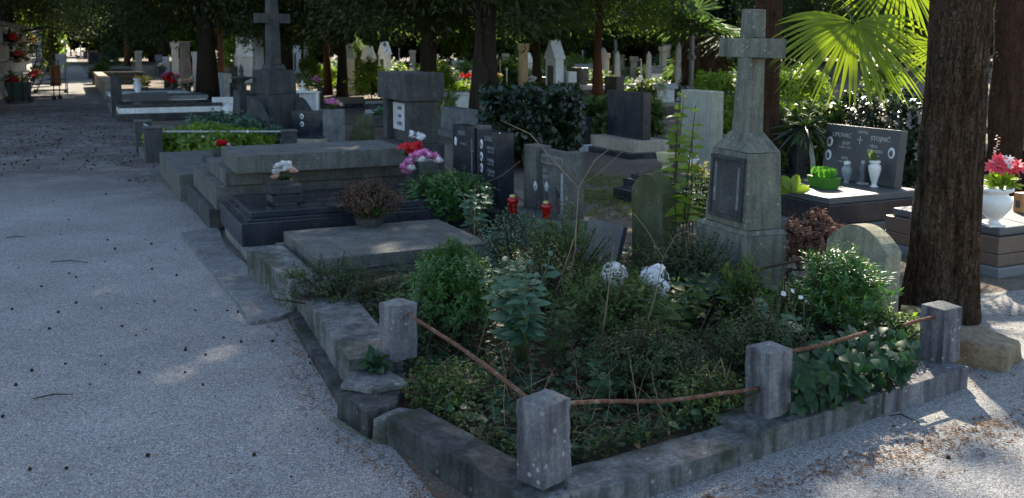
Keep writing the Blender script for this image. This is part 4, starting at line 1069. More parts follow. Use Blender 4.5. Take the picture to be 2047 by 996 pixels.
# chrysanthemums and the leafy bush under them
q = G(850, 425, .22)
o = thing('chrysanthemums', 'big pink and white chrysanthemum bunch above dark green foliage', 'flowers', (q.x, q.y, .2), 0)
fc = [(-.17, -.02, .40), (-.13, -.05, .45), (-.09, .0, .49), (-.04, -.03, .51), (.0, .02, .52), (.05, -.02, .50), (.09, .0, .49), (-.16, .03, .36), (-.06, .06, .5)]
blossoms(o, fc[::2], .05, 'pt_pink', 60, cup=.5); blossoms(o, fc[1::2], .048, 'pt_pink', 60, 'pale_blossoms', cup=.5)
blossoms(o, [(-.11, -.06, .40), (-.02, -.07, .47), (.12, -.03, .46)], .045, 'pt_white', 50, 'white_blossoms', cup=.5)
tips = rand_ball(560, (.20, -.10, .19), (.44, .30, .25)); tips[:, 2] = np.abs(tips[:, 2]); lv = LV(); sprigs(lv, tips, nrm(tips - np.array([.05, 0, .0])) + np.array([0, 0, .4]), 8, .06, .024, .8, .25)
lv.build('foliage', M['lf_box'], o)
# pink flower on the rough block
q = G(668, 292)
o = thing('pink_flowers', 'small pink and peach flowers on the pale rough stone block', 'flowers', (q.x, q.y, .62), 0)
blossoms(o, rand_ball(5, (-.05, 0, .08), (.11, .08, .04)), .07, 'pt_pink', 22); blossoms(o, [(.12, 0, .05), (.05, .05, .09)], .06, 'pt_peach', 20)
leaftuft(o, (0, 0, .0), .1, 20, .1, .04, 'lf_mid')
# planter plant
q = bpy.data.objects['stone_planter'].location
o = thing('variegated_plant', 'pale edged leafy plant growing in the rounded grey stone planter', 'plant', (q.x, q.y, .52), 0)
leaftuft(o, (0, 0, 0), .12, 130, .11, .05, 'lf_oval', upb=.7)
# white hydrangea heads
HG = 'white flower heads on the overgrown plot'
for (px, py, h, lab, r) in ((1224, 548, .42, 'round white artificial flower head left, among the weeds', .082), (1318, 556, .40, 'wider white flower head right, touching the big crinkled leaves', .085)):
    q = G(px, py, h)
    o = thing('white_flower_head', lab, 'flowers', (q.x, q.y, q.z), 0, HG)
    lv = LV(); lob = [(rng.normal(size=3) * np.array([.30, .25, .28]) * r) for _ in range(8)] + [np.zeros(3)]
    MB().ball((0, 0, 0), r * .62, 8).build('core', M['lf_herb'], o, smooth=True)
    for q_ in range(300):
        dd = rdir(1)[0]; base = lob[q_ % 9]
        a1 = nrm(np.cross(dd, [.2, .3, 1])[None])[0]; a2 = np.cross(dd, a1); k0 = rng.random() * 3
        an = k0 + np.arange(4) * np.pi / 2
        DD = np.cos(an)[:, None] * a1 + np.sin(an)[:, None] * a2 + dd * .35
        lv.add(np.tile(base + dd * r * .52 * (.85 + .3 * rng.random()), (4, 1)), DD, .019, .019, N=dd, prof='petal', K=2, fold=.1, bend=.3)
    lv.build('florets', M['pt_white'], o)
    MB().tube([(0, 0, -.02), (.01, .0, -.28)], .004, 5).build('stem', M['stem_green'], o)
# urn flowers
q = bpy.data.objects['white_urn'].location
o = thing('coral_flowers', 'coral, white and pink flower bunch standing in the white marble urn', 'flowers', (q.x, q.y, q.z + .27), 0)
stars(o, rand_ball(7, (-.02, 0, .17), (.07, .05, .05)), .07, 'pt_coral', 7); stars(o, rand_ball(6, (.13, 0, .16), (.05, .05, .06)), .07, 'pt_coral', 7, 'coral_blossoms')
stars(o, rand_ball(16, (.06, 0, .19), (.07, .05, .05)), .035, 'pt_white', 6, 'white_blossoms')
leaftuft(o, (.04, 0, .02), .09, 90, .10, .035, 'lf_bright'); 
lv = LV(); 
for i in range(14): lv.add([(-.0, .02, .22 + i * .013)], [(rng.normal(), rng.normal(), .3)], .022, .018, K=2, prof='petal')
lv.build('white_spike', M['pt_peach'], o)
# calla-like flower and leaf in the white vase
q = bpy.data.objects['white_vase'].location
wv = [x for x in bpy.data.objects if x.name.startswith('white_vase') and x.location.y < 12][0].location
o = thing('vase_leaves', 'round yellow-green leaves rising from the tall white vase', 'plant', (wv.x, wv.y, wv.z + .24), 0)
lv = LV(); lv.add([(0, 0, 0), (0, 0, 0), (0, 0, 0)], [(-.7, -.1, 1), (-.4, 0, 1.3), (-.1, 0, 1.2)], [.10, .12, .09], [.07, .06, .04], N=[(0, -1, .2)] * 3, prof='heart', K=4)
lv.build('leaves', M['lf_mid'], o)
# yellow bow / wrap on the left end of the lettered tomb
q = G(1583, 386, .362)
o = thing('yellow_wrap', 'bright yellow-green paper wrap lying on the lettered tomb beside the cross monument', 'wrapping', q, 0)
lv = LV(); lv.add([(0, 0, .01)] * 7, [(-1, 0, .2), (-.8, -.3, .5), (-.5, 0, 1), (.3, 0, 1), (.8, -.1, .25), (-.9, .3, .1), (-.3, -.3, .4)], .16, .09, N=[(0, -.8, .6)] * 7, prof='petal', K=4, fold=.3)
lv.build('paper', M['lf_sap'], o)
# yellow and white flower shrub between sapling and monument
q = G(1395, 440, 0)
o = thing('flowering_shrub', 'low shrub with yellow and white blossoms left of the cross monument', 'shrub', (q.x, q.y, 0), 0)
tips = rand_ball(110, (0, 0, .33), (.17, .15, .32)); tips[:, 2] = np.abs(tips[:, 2]); lv = LV(); sprigs(lv, tips, nrm(tips) + np.array([0, 0, .5]), 7, .05, .025, .8, .3); lv.build('foliage', M['lf_mid'], o)
stars(o, rand_ball(26, (0, -.05, .50), (.15, .1, .09)), .03, 'pt_yellow', 6); stars(o, rand_ball(14, (-.08, -.05, .58), (.10, .1, .05)), .035, 'pt_white', 6, 'white_blossoms')
b = MB()
for k in range(6): b.tube([(rng.normal() * .02, rng.normal() * .02, 0), (rng.normal() * .08, rng.normal() * .05, .45)], .005, 5)
b.build('stems', M['branch'], o)

# ================================================================== shrubs in the plots
def bush(name, label, cat, P, rad, n, L, W, mat, per=8, prof='oval', spread=.8, step=.28, zc=None, stems=6, K=2, group=None, hollow=.55, top_flat=0, sub=None):
    """twigs reaching to an uneven rounded outline, each ending in a whorl of leaves"""
    o = thing(name, label, cat, (P[0], P[1], P[2] if len(P) > 2 else 0), 0, group)
    rad = np.array(rad); zc = rad[2] * .9 if zc is None else zc
    D = rdir(n); D[:, 2] = np.where(D[:, 2] < -.5, -D[:, 2], D[:, 2])
    rr = hollow + (1 - hollow) * rng.random((n, 1)) ** .5
    lump = 1 + .16 * np.sin(D[:, :1] * 5 + 1) * np.cos(D[:, 1:2] * 6) + .10 * np.sin(D[:, 2:3] * 9 + D[:, :1] * 7)
    T = D * rr * lump * rad + np.array([0, 0, zc]); T[:, 2] = np.maximum(T[:, 2], .02)
    lv = LV(); sprigs(lv, T, D + np.array([0, 0, .55]) + rdir(n) * .35, per, L, W, spread, step, prof, K)
    lv.build('foliage', M[mat], o)
    b = MB()
    for k in range(stems):
        t = T[int(rng.integers(n))]
        b.tube([(rng.normal() * .03 * rad[0], rng.normal() * .03, 0), tuple(t * np.array([.45, .45, .5])), tuple(t)], [.010, .007, .003], 5)
    b.build('stems', M['branch'], o)
    return o
q = G(885, 700, .13)
bush('box_shrub', 'dense dark green box shrub behind the rail, left part of the front plot', 'shrub', (q.x + .04, q.y + .22, .10), (.235, .22, .27), 760, .036, .013, 'lf_box', 10, 'lance', .85, .22, zc=.28, hollow=.6)
bush('feathery_shrub', 'feathery dark green shrub with sunlit top before the blank rounded headstone', 'shrub', (1.75, 4.92, .07), (.26, .23, .25), 560, .042, .012, 'lf_box', 10, 'lance', .7, .25, zc=.29)
bush('small_box_shrub', 'smaller box shrub under the pink chrysanthemums', 'shrub', (G(905, 430, .2).x, G(905, 430, .2).y, .12), (.28, .22, .22), 360, .05, .02, 'lf_box', 8, 'oval', .8, .25, zc=.24)
q = G(735, 455, .262)
o = bush('dead_pot_plant', 'half dead brown and green pot plant on the low pale slab', 'plant', (q.x + .0, q.y + .1, .262), (.29, .24, .17), 620, .024, .011, 'lf_dry', 9, 'oval', .9, .5, zc=.22, stems=34, hollow=.3)
lv = LV(); T = rand_ball(70, (0.03, -.02, .16), (.14, .12, .08)); sprigs(lv, T, T + np.array([0, 0, .2]), 7, .035, .016, .8, .3); lv.build('green_shoots', M['lf_box'], o)
o2 = tag(MB().lathe([(.10, 0), (.12, .06), (.125, .065), (.10, .065)], 12).build('plastic_pot', M['darkstone'], loc=(q.x, q.y + .1, .263)), 'pale crumpled pot wrapped in foil holding the half dead plant', 'pot')
q = G(1612, 560, .0)
o = bush('dry_hydrangea', 'round brown dried hydrangea bush right of the cross monument', 'shrub', (q.x - .02, q.y - .25, 0), (.27, .24, .25), 760, .022, .017, 'lf_brown', 9, 'petal', .9, .3, zc=.30, stems=26, hollow=.5)
lv = LV(); T = rand_ball(30, (.14, -.05, .16), (.10, .1, .12)); sprigs(lv, T, T, 6, .06, .035, .8, .4); lv.build('green_leaves', M['lf_sap'], o)
# broad grey-green leaved plant
def leafy_stems(name, label, P, n, h, spread, L, W, mat, pairs=8, prof='oval', lean=(0, 0), smat='stem_green', r=.005, start=.25, K=5, fold=.18, cat='plant', bend=.35):
    o = thing(name, label, cat, P, 0)
    b = MB(); lv = LV()
    for k in range(n):
        a = rng.random() * 6.28; tp = Vector((math.cos(a) * spread * (.3 + .7 * rng.random()) + lean[0], math.sin(a) * spread * rng.random() + lean[1], h * (.75 + .25 * rng.random())))
        base = Vector((tp.x * .12, tp.y * .12, 0)); mid = (base + tp) / 2 + Vector((rng.normal() * .02, rng.normal() * .02, .04 * h))
        pts = [base, mid, tp]; b.tube(pts, [r, r * .8, r * .4], 6)
        for j in range(pairs):
            t = start + (1 - start) * (j + .5) / pairs
            c = base * (1 - t) ** 2 + mid * 2 * t * (1 - t) + tp * t * t
            an = j * 1.9 + rng.random()
            for sgn in (0, math.pi):
                d = (math.cos(an + sgn), math.sin(an + sgn), .25 + .5 * t * (j == pairs - 1))
                sz = (.65 + .45 * rng.random()) * (1 - .35 * (t > .85))
                lv.add([tuple(c)], [d], L * sz, W * sz, N=[(0.2 * rng.normal(), -.55 + .3 * rng.normal(), .8)], prof=prof, K=K, fold=fold, bend=bend)
    b.build('stems', M[smat], o, smooth=True); lv.build('leaves', M[mat], o)
    return o
q = G(1045, 720, .13)
leafy_stems('broad_leaf_plant', 'upright plant with broad pale grey-green oval leaves beside the box shrub', (q.x, q.y, .11), 15, .56, .21, .105, .042, 'lf_oval', 8, lean=(.02, 0))
q = G(935, 470, .15)
leafy_stems('broad_leaf_plant', 'smaller broad leaved plant behind the box shrub below the chrysanthemums', (q.x + .05, q.y, .12), 7, .42, .17, .09, .045, 'lf_oval', 6)
q = G(1110, 560, .12)
leafy_stems('lobed_leaf_plant', 'loose plant with lobed grey leaves rising before the dark grave rim', (q.x, q.y, .12), 8, .42, .22, .085, .055, 'lf_ivy', 6, 'heart')
# saplings with backlit leaves
q = G(1365, 560, .1)
leafy_stems('sapling', 'thin sapling with backlit yellow-green leaves left of the cross shaft', (q.x + .02, 6.55, .08), 3, 1.25, .12, .13, .075, 'lf_sap', 8, 'oval', (.02, 0), 'branch', .006, .3)
q = G(1325, 430, .0)
leafy_stems('sapling', 'slender sapling with small bright leaves rising from the black stepped tomb', (G(1320, 430).x, 8.7, 0), 3, 1.3, .12, .13, .07, 'lf_sap', 8, 'oval', (.0, 0), 'branch', .006, .35)
leafy_stems('sapling', 'leaning leafy shoot reaching left over the cream bowl', (1.35, 7.0, .05), 4, .80, .24, .13, .075, 'lf_mid', 6, 'oval', (-.05, 0), 'branch', .005, .4)
leafy_stems('sapling', 'short shoot with three bright leaves right against the cross shaft', (1.42, 6.9, .0), 2, 1.12, .03, .11, .07, 'lf_sap', 4, 'heart', (.18, 0), 'branch', .005, .75)
VP_ = [(-.05, 4.95, 5, .34, .075, .04, 'lf_mid', 'lance', 'slender narrow leaved weed behind the box shrub'), (.42, 4.05, 5, .22, .06, .045, 'lf_ivy', 'heart', 'low heart leaved weed in the middle of the plot front'),
 (.78, 4.75, 6, .38, .085, .032, 'lf_mid', 'lance', 'taller willow leaved weed right of the plot centre'), (1.32, 4.62, 5, .30, .07, .05, 'lf_oval', 'oval', 'grey leaved weed behind the middle post'),
 (.22, 4.55, 6, .40, .07, .035, 'lf_herb', 'lance', 'dark upright weed left of the white flower heads'), (1.0, 5.15, 5, .36, .08, .05, 'lf_mid', 'oval', 'oval leaved weed below the mossy rounded headstone'),
 (-.62, 5.15, 5, .26, .055, .03, 'lf_mid', 'oval', 'small leaved weed beside the square post and box shrub'), (.3, 6.2, 6, .48, .09, .06, 'lf_oval', 'heart', 'tall lobed weed before the concrete headstone')]
for (x, y, n, h, L_, W_, mt, pf, lab) in VP_:
    leafy_stems('weed', lab, (x, y, .08), n, h, .16, L_, W_, mt, 6, pf, r=.003)
# crinkled big leaves (cabbage-like)
def rosette(name, label, P, n, L, W, mat, up=.5, cat='plant'):
    o = thing(name, label, cat, P, 0)
    lv = LV(); a = rng.random(n) * 6.28; e = up * (.3 + rng.random(n))
    D = np.stack([np.cos(a), np.sin(a), e], 1)
    K = 9
    lv.add(np.zeros((n, 3)) + rng.normal(size=(n, 3)) * .02 * np.array([1, 1, 0]), D, L * (.6 + .5 * rng.random(n)), W * (.7 + .4 * rng.random(n)), N=np.stack([-np.cos(a) * .3, -np.sin(a) * .3, np.ones(n)], 1), prof='heart', K=K, fold=.25, bend=.5)
    V = lv.V[0]; V += np.stack([np.sin(V[:, 1] * 90 + V[:, 2] * 40), np.cos(V[:, 0] * 80), np.sin(V[:, 0] * 95 + V[:, 1] * 60)], 1) * .006
    lv.build('leaves', M[mat], o); return o
q = G(1405, 620, .15)
rosette('crinkled_leaf_plant', 'large dark crinkled leaves at the left foot of the cross plinth', (q.x + .03, q.y + .1, .20), 30, .25, .17, 'lf_oval', 1.0)
q = G(1540, 600, .15)
rosette('crinkled_leaf_plant', 'grey-green crinkled leaves hanging in front of the cross plinth corner', (q.x, q.y, .18), 12, .22, .13, 'lf_oval', .9)
q = G(1490, 640, .15)
bush('herb_tuft', 'upright herb tuft with sunlit pale tips before the cross plinth', 'plant', (q.x, q.y, .11), (.17, .15, .20), 130, .05, .014, 'lf_mid', 8, 'lance', .6, .4, zc=.20)
bush('herb_tuft', 'loose green herb below the feathery shrub near the rightmost post', 'plant', (1.88, 4.66, .07), (.20, .13, .15), 150, .035, .018, 'lf_mid', 7, 'oval', .8, .35, zc=.15)
o = leafy_stems('pale_flower_stalks', 'pale green flower stalks with small white umbels behind the middle post', (G(1590, 690, .15).x, G(1590, 690, .15).y + .1, .1), 5, .30, .10, .03, .012, 'lf_mid', 4, 'lance')
stars(o, [(.0, -.02, .31), (.05, 0, .27), (-.04, 0, .29), (.09, .02, .24)], .016, 'pt_white', 12)
bush('weed_clump', 'reddish stemmed weeds in front of the low pale concrete slab', 'plant', (-1.02, 5.45, .12), (.42, .22, .20), 330, .024, .012, 'lf_herb', 7, 'oval', .9, .5, zc=.14, stems=30, hollow=.2)
bush('weed_clump', 'thin brownish weeds between the box shrub and the low slab', 'plant', (-.45, 5.45, .12), (.38, .35, .22), 380, .022, .010, 'lf_herb', 7, 'oval', .9, .6, zc=.16, stems=40, hollow=.2)
bush('weed_clump', 'small green shoots growing over the edge of the long left kerb stone', 'plant', (-1.36, 5.85, .12), (.12, .12, .08), 60, .028, .014, 'lf_mid', 6, 'oval', .9, .5, zc=.10, stems=8, hollow=.2)
# middle weeds
for (x, y, r, h, mat, n, lab) in ((.62, 4.25, .34, .20, 'lf_herb', 700, 'tangled thin weeds in the middle of the front plot'),
                               (.55, 5.0, .40, .26, 'lf_mid', 700, 'greener weeds behind the tangle, below the two white flower heads'),
                               (1.15, 4.35, .30, .24, 'lf_herb', 380, 'reddish brown weed tangle behind the middle post'),
                               (.15, 5.4, .38, .28, 'lf_herb', 380, 'dim weeds between the broad leaf plants and the grave rim'),
                               (1.05, 5.7, .40, .30, 'lf_herb', 700, 'grey-green weeds before the mossy rounded headstone'),
                               (.0, 6.3, .40, .30, 'lf_oval', 300, 'pale small-leaved weeds before the concrete headstone base'),
                               (.85, 3.95, .25, .14, 'lf_mid', 200, 'low fresh green weeds close behind the bent rusty rail'),
                               (-.25, 4.10, .28, .12, 'lf_mid', 260, 'low ferny weeds behind the long mossy kerb stone'),
  (.15, 3.72, .22, .10, 'lf_herb', 200, 'low dusty weeds just behind the nearest square post'),
  (.35, 5.9, .35, .36, 'lf_mid', 320, 'taller weeds left of the tilted speckled plaque'),
  (1.45, 4.9, .24, .22, 'lf_mid', 260, 'leafy weeds between the crinkled leaves and the feathery shrub'),
  (-.35, 4.85, .3, .2, 'lf_herb', 300, 'dim weeds behind the box shrub')):
    bush('weed_clump', lab, 'plant', (x, y, .08), (r, r * .8, h), n, .026, .012, mat, 7, 'oval', .9, .55, zc=h * .7, stems=36, hollow=.25)
# ivy mats
def mat_cover(name, region, n, L, W, mat, z0, zr, prof='heart', K=3, lift=.25):
    (x0, x1), (y0, y1) = region[:2]; inside = region[2] if len(region) > 2 else None
    P = []
    while len(P) < n:
        x = rng.uniform(x0, x1); y = rng.uniform(y0, y1)
        if inside is None or inside(x, y): P.append((x, y, z0 + rng.random() * zr * (1 + .8 * math.sin(x * 5) * math.cos(y * 4))))
    P = np.array(P); a = rng.random(n) * 6.28
    D = np.stack([np.cos(a), np.sin(a), rng.normal(size=n) * .3], 1)
    lv = LV(); lv.add(P, D, L * (.6 + .7 * rng.random(n)), W * (.6 + .6 * rng.random(n)), N=rng.normal(size=(n, 3)) * lift + np.array([0, -.25, 1]), prof=prof, K=K, fold=.2, bend=.3)
    return tag(lv.build(name, M[mat]), kind='stuff')
def in_poly(poly, x, y):
    c = False; j = len(poly) - 1
    for i in range(len(poly)):
        if (poly[i][1] > y) != (poly[j][1] > y) and x < (poly[j][0] - poly[i][0]) * (y - poly[i][1]) / (poly[j][1] - poly[i][1]) + poly[i][0]: c = not c
        j = i
    return c
inner = lambda x, y: in_poly([(.13, 3.36), (1.0, 3.96), (2.02, 4.66), (2.2, 5.5), (1.9, 6.6), (.9, 7.1), (-.3, 6.8), (-1.05, 5.8), (-.55, 4.45), (-.36, 3.97)], x, y)
mat_cover('ivy_ground_cover', ((-1.1, 2.2), (3.3, 7.2), inner), 5200, .045, .042, 'lf_ivy', .085, .05)
mat_cover('small_weeds', ((-1.1, 2.2), (3.3, 7.2), inner), 9000, .026, .012, 'lf_herb', .085, .12, 'oval', 2, .8)
mat_cover('dead_leaf_litter', ((-1.1, 2.2), (3.3, 7.2), inner), 1500, .035, .02, 'lf_dead', .085, .03, 'oval', 2, .5)
iv = thing('ivy_trail', 'dark ivy creeping over the raised stained kerb right of the middle post', 'ivy', (0, 0, 0), 0)
pp = np.stack([rng.uniform(1.16, 1.86, 700), np.zeros(700), np.zeros(700)], 1); pp[:, 1] = 3.86 + (pp[:, 0] - 1.25) * .66 + rng.uniform(-.02, .36, 700); pp[:, 2] = .11 + rng.random(700) * .20
lv = LV(); lv.add(pp, np.stack([rng.normal(size=700) * .5, -np.ones(700), rng.normal(size=700) * .4 - .3], 1), .07 * (.6 + .6 * rng.random(700)), .05, N=rng.normal(size=(700, 3)) * .6 + np.array([0, -.5, .8]), prof='heart', K=4); lv.build('leaves', M['lf_ivy'], iv)
b = MB()
for k in range(14): x = 1.25 + k * .038; b.tube([(x, 4.18 + (x - 1.25) * .6, .09), (x + .02, 4.0 + (x - 1.25) * .66, .16), (x + .03, 3.86 + (x - 1.25) * .66, .12)], .003, 4)
b.build('stems', M['branch'], iv)
iv = thing('ivy_sprig', 'small dark ivy sprig over the mossy wedge slab', 'ivy', (-.64, 4.30, .16), 0); leaftuft(iv, (0, 0, 0), .09, 46, .045, .04, 'lf_ivy', 'leaves', 'heart', .5)
for a_, b_, n_ in (((.20, 3.40), (1.02, 3.92), 130), ((1.15, 4.02), (2.0, 4.62), 100), ((-.42, 3.98), (.06, 3.36), 120)):
    t_ = rng.random(n_); x_ = a_[0] + (b_[0] - a_[0]) * t_; y_ = a_[1] + (b_[1] - a_[1]) * t_ + .12 * rng.random(n_)
    lv = LV(); T_ = np.stack([x_, y_, .10 + .07 * rng.random(n_)], 1); sprigs(lv, T_, rng.normal(size=(n_, 3)) * .5 + np.array([0, -.2, .8]), 6, .028, .014, .9, .5)
    tag(lv.build('kerb_weeds', M['lf_herb']), kind='stuff')
n_ = 900; P_ = []
while len(P_) < n_:
    x = rng.uniform(-1.1, 2.2); y = rng.uniform(3.3, 7.2)
    if inner(x, y): P_.append((x, y, .08))
P_ = np.array(P_); lv = LV(); lv.add(P_, rng.normal(size=(n_, 3)) * .55 + np.array([0, 0, .8]), .26 * (.4 + .8 * rng.random(n_)), .0035, K=4, prof='strap', bend=.5)
tag(lv.build('dead_grass', M['stem_dry']), kind='stuff')
# tall dry stems
def dry(label, pts, r=.004, extra=()):
    r *= .72
    o = thing('dead_cane', label, 'dry stem', pts[0], 0, 'bare dry stems over the front plot')
    p0 = Vector(pts[0]); b = MB(); b.tube([Vector(p) - p0 for p in pts], [r] * (len(pts) - 1) + [r * .5], 6)
    for e in extra: b.tube([Vector(p) - p0 for p in e], r * .6, 5)
    b.build('stem', M['stem_dry'], o, smooth=True); return o
Z = lambda px, py, Y: tuple(HZ(px, py, Y))
dry('long arching dry cane reaching up left over the concrete headstone', [Z(1128, 600, 5.2), Z(1150, 500, 5.3), Z(1156, 375, 5.4), Z(1105, 320, 5.5), Z(1060, 268, 5.6), Z(1000, 240, 5.7)], .0045)
dry('dry cane forking at the concrete headstone corner toward the black headstone', [Z(1110, 590, 5.1), Z(1150, 470, 5.25), Z(1158, 372, 5.4), Z(1190, 320, 5.5), Z(1240, 280, 5.6)], .004, [[Z(1158, 372, 5.4), Z(1200, 345, 5.5), Z(1262, 285, 5.6)], [Z(1240, 280, 5.6), Z(1225, 270, 5.6)], [Z(1240, 280, 5.6), Z(1262, 300, 5.6)]])
dry('upright dry stalk rising in front of the left white flower head', [Z(1202, 700, 4.5), Z(1214, 600, 4.55), Z(1226, 490, 4.6)], .0045, [[Z(1214, 600, 4.55), Z(1196, 700, 4.5)]])
dry('dry forked stalk in front of the right white flower head', [Z(1285, 680, 4.5), Z(1310, 590, 4.6), Z(1325, 515, 4.65)], .004, [[Z(1325, 515, 4.65), Z(1290, 455, 4.75), Z(1265, 425, 4.8)], [Z(1325, 515, 4.65), Z(1352, 470, 4.7), Z(1375, 462, 4.7), Z(1398, 480, 4.7)]])
dry('thin dry stalk crossing before the cross pedestal corner', [Z(1490, 560, 5.1), Z(1491, 480, 5.2), Z(1489, 425, 5.25)], .003, [[Z(1491, 480, 5.2), Z(1480, 455, 5.2)]])
dry('thin grey cane slanting up before the black double headstone', [Z(945, 560, 5.6), Z(948, 480, 5.7), Z(950, 370, 5.8)], .003, [[Z(950, 375, 5.8), Z(1005, 350, 5.8), Z(1040, 322, 5.8)], [Z(950, 440, 5.7), Z(905, 350, 5.7), Z(890, 290, 5.7)]])
dry('straw-coloured broken stalks just left of the middle post', [Z(1455, 800, 3.95), Z(1448, 740, 4.0), Z(1440, 715, 4.0)], .006, [[Z(1430, 800, 3.95), Z(1420, 750, 4.0), Z(1440, 720, 4.0)]])
# grass patch in the sunlit lane and garden grave foliage
mat_cover('lane_grass', ((.7, 1.9), (9.0, 12.0)), 5000, .09, .012, 'lf_grass', .0, .04, 'lance', 2, .9)
gg = bush('garden_foliage', 'low bright green leafy plants filling the railed garden grave', 'plant', (UV(1.9, 14.9).x, UV(1.9, 14.9).y, .02), (.95, .75, .30), 1000, .10, .06, 'lf_bright', 6, 'oval', .9, .3, zc=.20, stems=10, hollow=.2)
lv = LV(); T = rand_ball(46, (0, -.1, .34), (.9, .7, .1)); lv.add(T, rdir(46), .05, .045, prof='petal', K=2); lv.build('white_blossoms', M['pt_white'], gg)
gg = bush('garden_foliage', 'darker leafy bushes at the back of the railed garden grave', 'plant', (UV(2.3, 15.9).x, UV(2.3, 15.9).y, .02), (.9, .55, .40), 500, .09, .045, 'lf_oval', 6, 'oval', .9, .3, zc=.25, stems=10, hollow=.2)
# ================================================================== trees
def crown_mesh(name, seed, R_, z0, z1, n_lo, n_hi, L=.22, W=.075, droop=.6, split=3.6, prof=0):
    """foliage hanging from layered boughs; finer below `split` metres, coarser above"""
    g = np.random.default_rng(seed); lv = LV()
    def part(nc, per, za, zb, L, W, sig):
        z = za + (zb - za) * g.random(nc)
        aa = g.random(nc) * 6.28
        f = np.clip((z - z0) / (z1 - z0), 0, 1)
        rad = R_ * np.clip(np.sin(np.pi * (f * .88 + .12)) ** .55, .15, 1) * (.35 + .65 * g.random(nc) ** .5)
        a = aa; z = z + (np.maximum(0, .9 * np.sin(a * 2 + seed * 1.7) + .5 * np.sin(a * 5 + seed)) - .35 * (np.sin(a * 9 + seed) > .6)) * np.clip(1 - (z - z0) / 4, 0, 1)
        rad *= 1 + .22 * np.sin(a * 3 + seed) + .12 * np.sin(a * 7 + z)
        C = np.stack([rad * np.cos(a), rad * np.sin(a), z - .12 * rad * g.random(nc)], 1)
        P = np.repeat(C, per, 0) + g.normal(size=(nc * per, 3)) * np.array([sig, sig, sig * .55])
        out = np.repeat(np.stack([np.cos(a), np.sin(a), np.zeros(nc)], 1), per, 0)
        D = out * .5 + g.normal(size=(nc * per, 3)) * .55 - np.array([0, 0, droop])
        s_ = .6 + .7 * g.random(nc * per)
        lv.add(P, D, L * s_, W * s_, N=g.normal(size=(nc * per, 3)), K=0, fold=.15)
    part(n_lo, 46, z0, split, L, W, .30)
    part(n_hi, 22, split, z1, max(.4, L * 2.1), max(.2, W * 3.2), .6)
    return lv.mesh(name)
CR = {}
CR['yew'] = crown_mesh('crown', 3, 4.4, 1.95, 17, 640, 1050, .15, .045, split=4.2)
CR['cedar'] = crown_mesh('crown', 5, 3.5, 2.2, 14, 480, 620, .16, .035, .9, 4.4)
CR['round'] = crown_mesh('crown', 8, 3.6, 1.2, 9, 330, 260, .20, .10, .2, 4.2)
CR['far'] = crown_mesh('crown', 11, 6.5, .8, 17, 520, 520, .42, .22, .2, 7)
def tree(label, P, r, h, crown, mat, lean=(0, 0), sc=(1, 1, 1), rz=0, bm='trunk_far', group=None, name='conifer_tree', limbs=6, dz=0, flare=1.5, off=(0, 0)):
    o = thing(name, label, 'tree', (P[0], P[1], 0), rz, group)
    b = MB(); n = 9; pts = []; rad = []
    for i in range(n + 1):
        t = i / n; pts.append((lean[0] * t * h + .03 * math.sin(i * 2.1), lean[1] * t * h + .03 * math.cos(i * 1.7), t * h)); rad.append(r * (1 - .6 * t) * (1 + (flare - 1) * max(0, 1 - t * h / .6)))
    b.tube(pts, rad, 14); b.build('trunk', M[bm], o, smooth=True)
    for k in range(limbs):
        z = 2.2 + (h * .55) * k / limbs; a = k * 2.4 + rz; q = Vector((lean[0] * z, lean[1] * z, z)); L = 1.6 + 1.4 * random.random()
        MB().tube([q, q + Vector((math.cos(a) * L * .5, math.sin(a) * L * .5, .25)), q + Vector((math.cos(a) * L, math.sin(a) * L, .1))], [r * .28, r * .2, r * .06], 6).build('limb', M[bm], o, smooth=True)
    if crown:
        c = link('crown', CR[crown], None, o); c.scale = sc; c.location = (lean[0] * 3 + off[0], lean[1] * 3 + off[1], dz); c.rotation_euler.z = rz * 1.7
        if not CR[crown].materials: CR[crown].materials.append(M[mat])
        c.material_slots[0].link = 'OBJECT'; c.material_slots[0].material = M[mat]
    return o
def tr(label, px, py, wpx, h, crown, mat, **k):
    P = G(px, py); k['dz'] = k.get('dz', 0) + max(.15, .3 + (P.y - 27) * .04); tree(label, P, wpx / FPX * P.y / 2, h, crown, mat, **k)
TG = 'dark conifers standing among the graves'
tr('thick dark trunked conifer by the path behind the garden grave', 415, 208, 34, 17, 'yew', 'lf_dark', group=TG)
tr('thick conifer with a split lower trunk behind the clipped bush', 968, 262, 46, 16, 'yew', 'lf_dark', lean=(.012, 0), rz=1.0, group=TG, sc=(1.12, .8, 1), off=(.1, 1.0), dz=.45)
P = G(945, 262); T3 = bpy.data.objects['conifer_tree.001']
MB().tube([(-.16, -.1, 0), (-.22, -.1, .5), (-.26, -.1, 1.1), (-.24, -.05, 1.5), (-.20, 0, 3.2)], [.12, .13, .16, .07, .05], 8).build('side_stem', M['trunk_far'], T3, smooth=True)
tr('dark conifer left of the capped headstone, straight bare lower trunk', 686, 196, 17, 15, 'cedar', 'lf_teal', rz=2, group=TG)
tr('rough trunked conifer right behind the capped headstone', 857, 225, 30, 15, 'cedar', 'lf_dark', rz=.4, group=TG, bm='trunk_far', lean=(-.01, 0))
tr('slim reddish trunked conifer rising behind the plain black headstone', 1195, 205, 17, 13, 'cedar', 'lf_mid', rz=3, group=TG, bm='trunk_red')
tr('slender rough conifer behind the clipped bush', 1072, 198, 16, 14, 'cedar', 'lf_teal', rz=5, group=TG)
tr('thin reddish trunk by the tan eared headstone', 256, 152, 11, 13, 'round', 'lf_dark', rz=2.5, group=TG, bm='trunk_red', dz=.6)
tr('leaning dark conifer right of the winged monument cross', 568, 200, 22, 15, 'yew', 'lf_dark', lean=(.05, 0), rz=.9, group=TG)
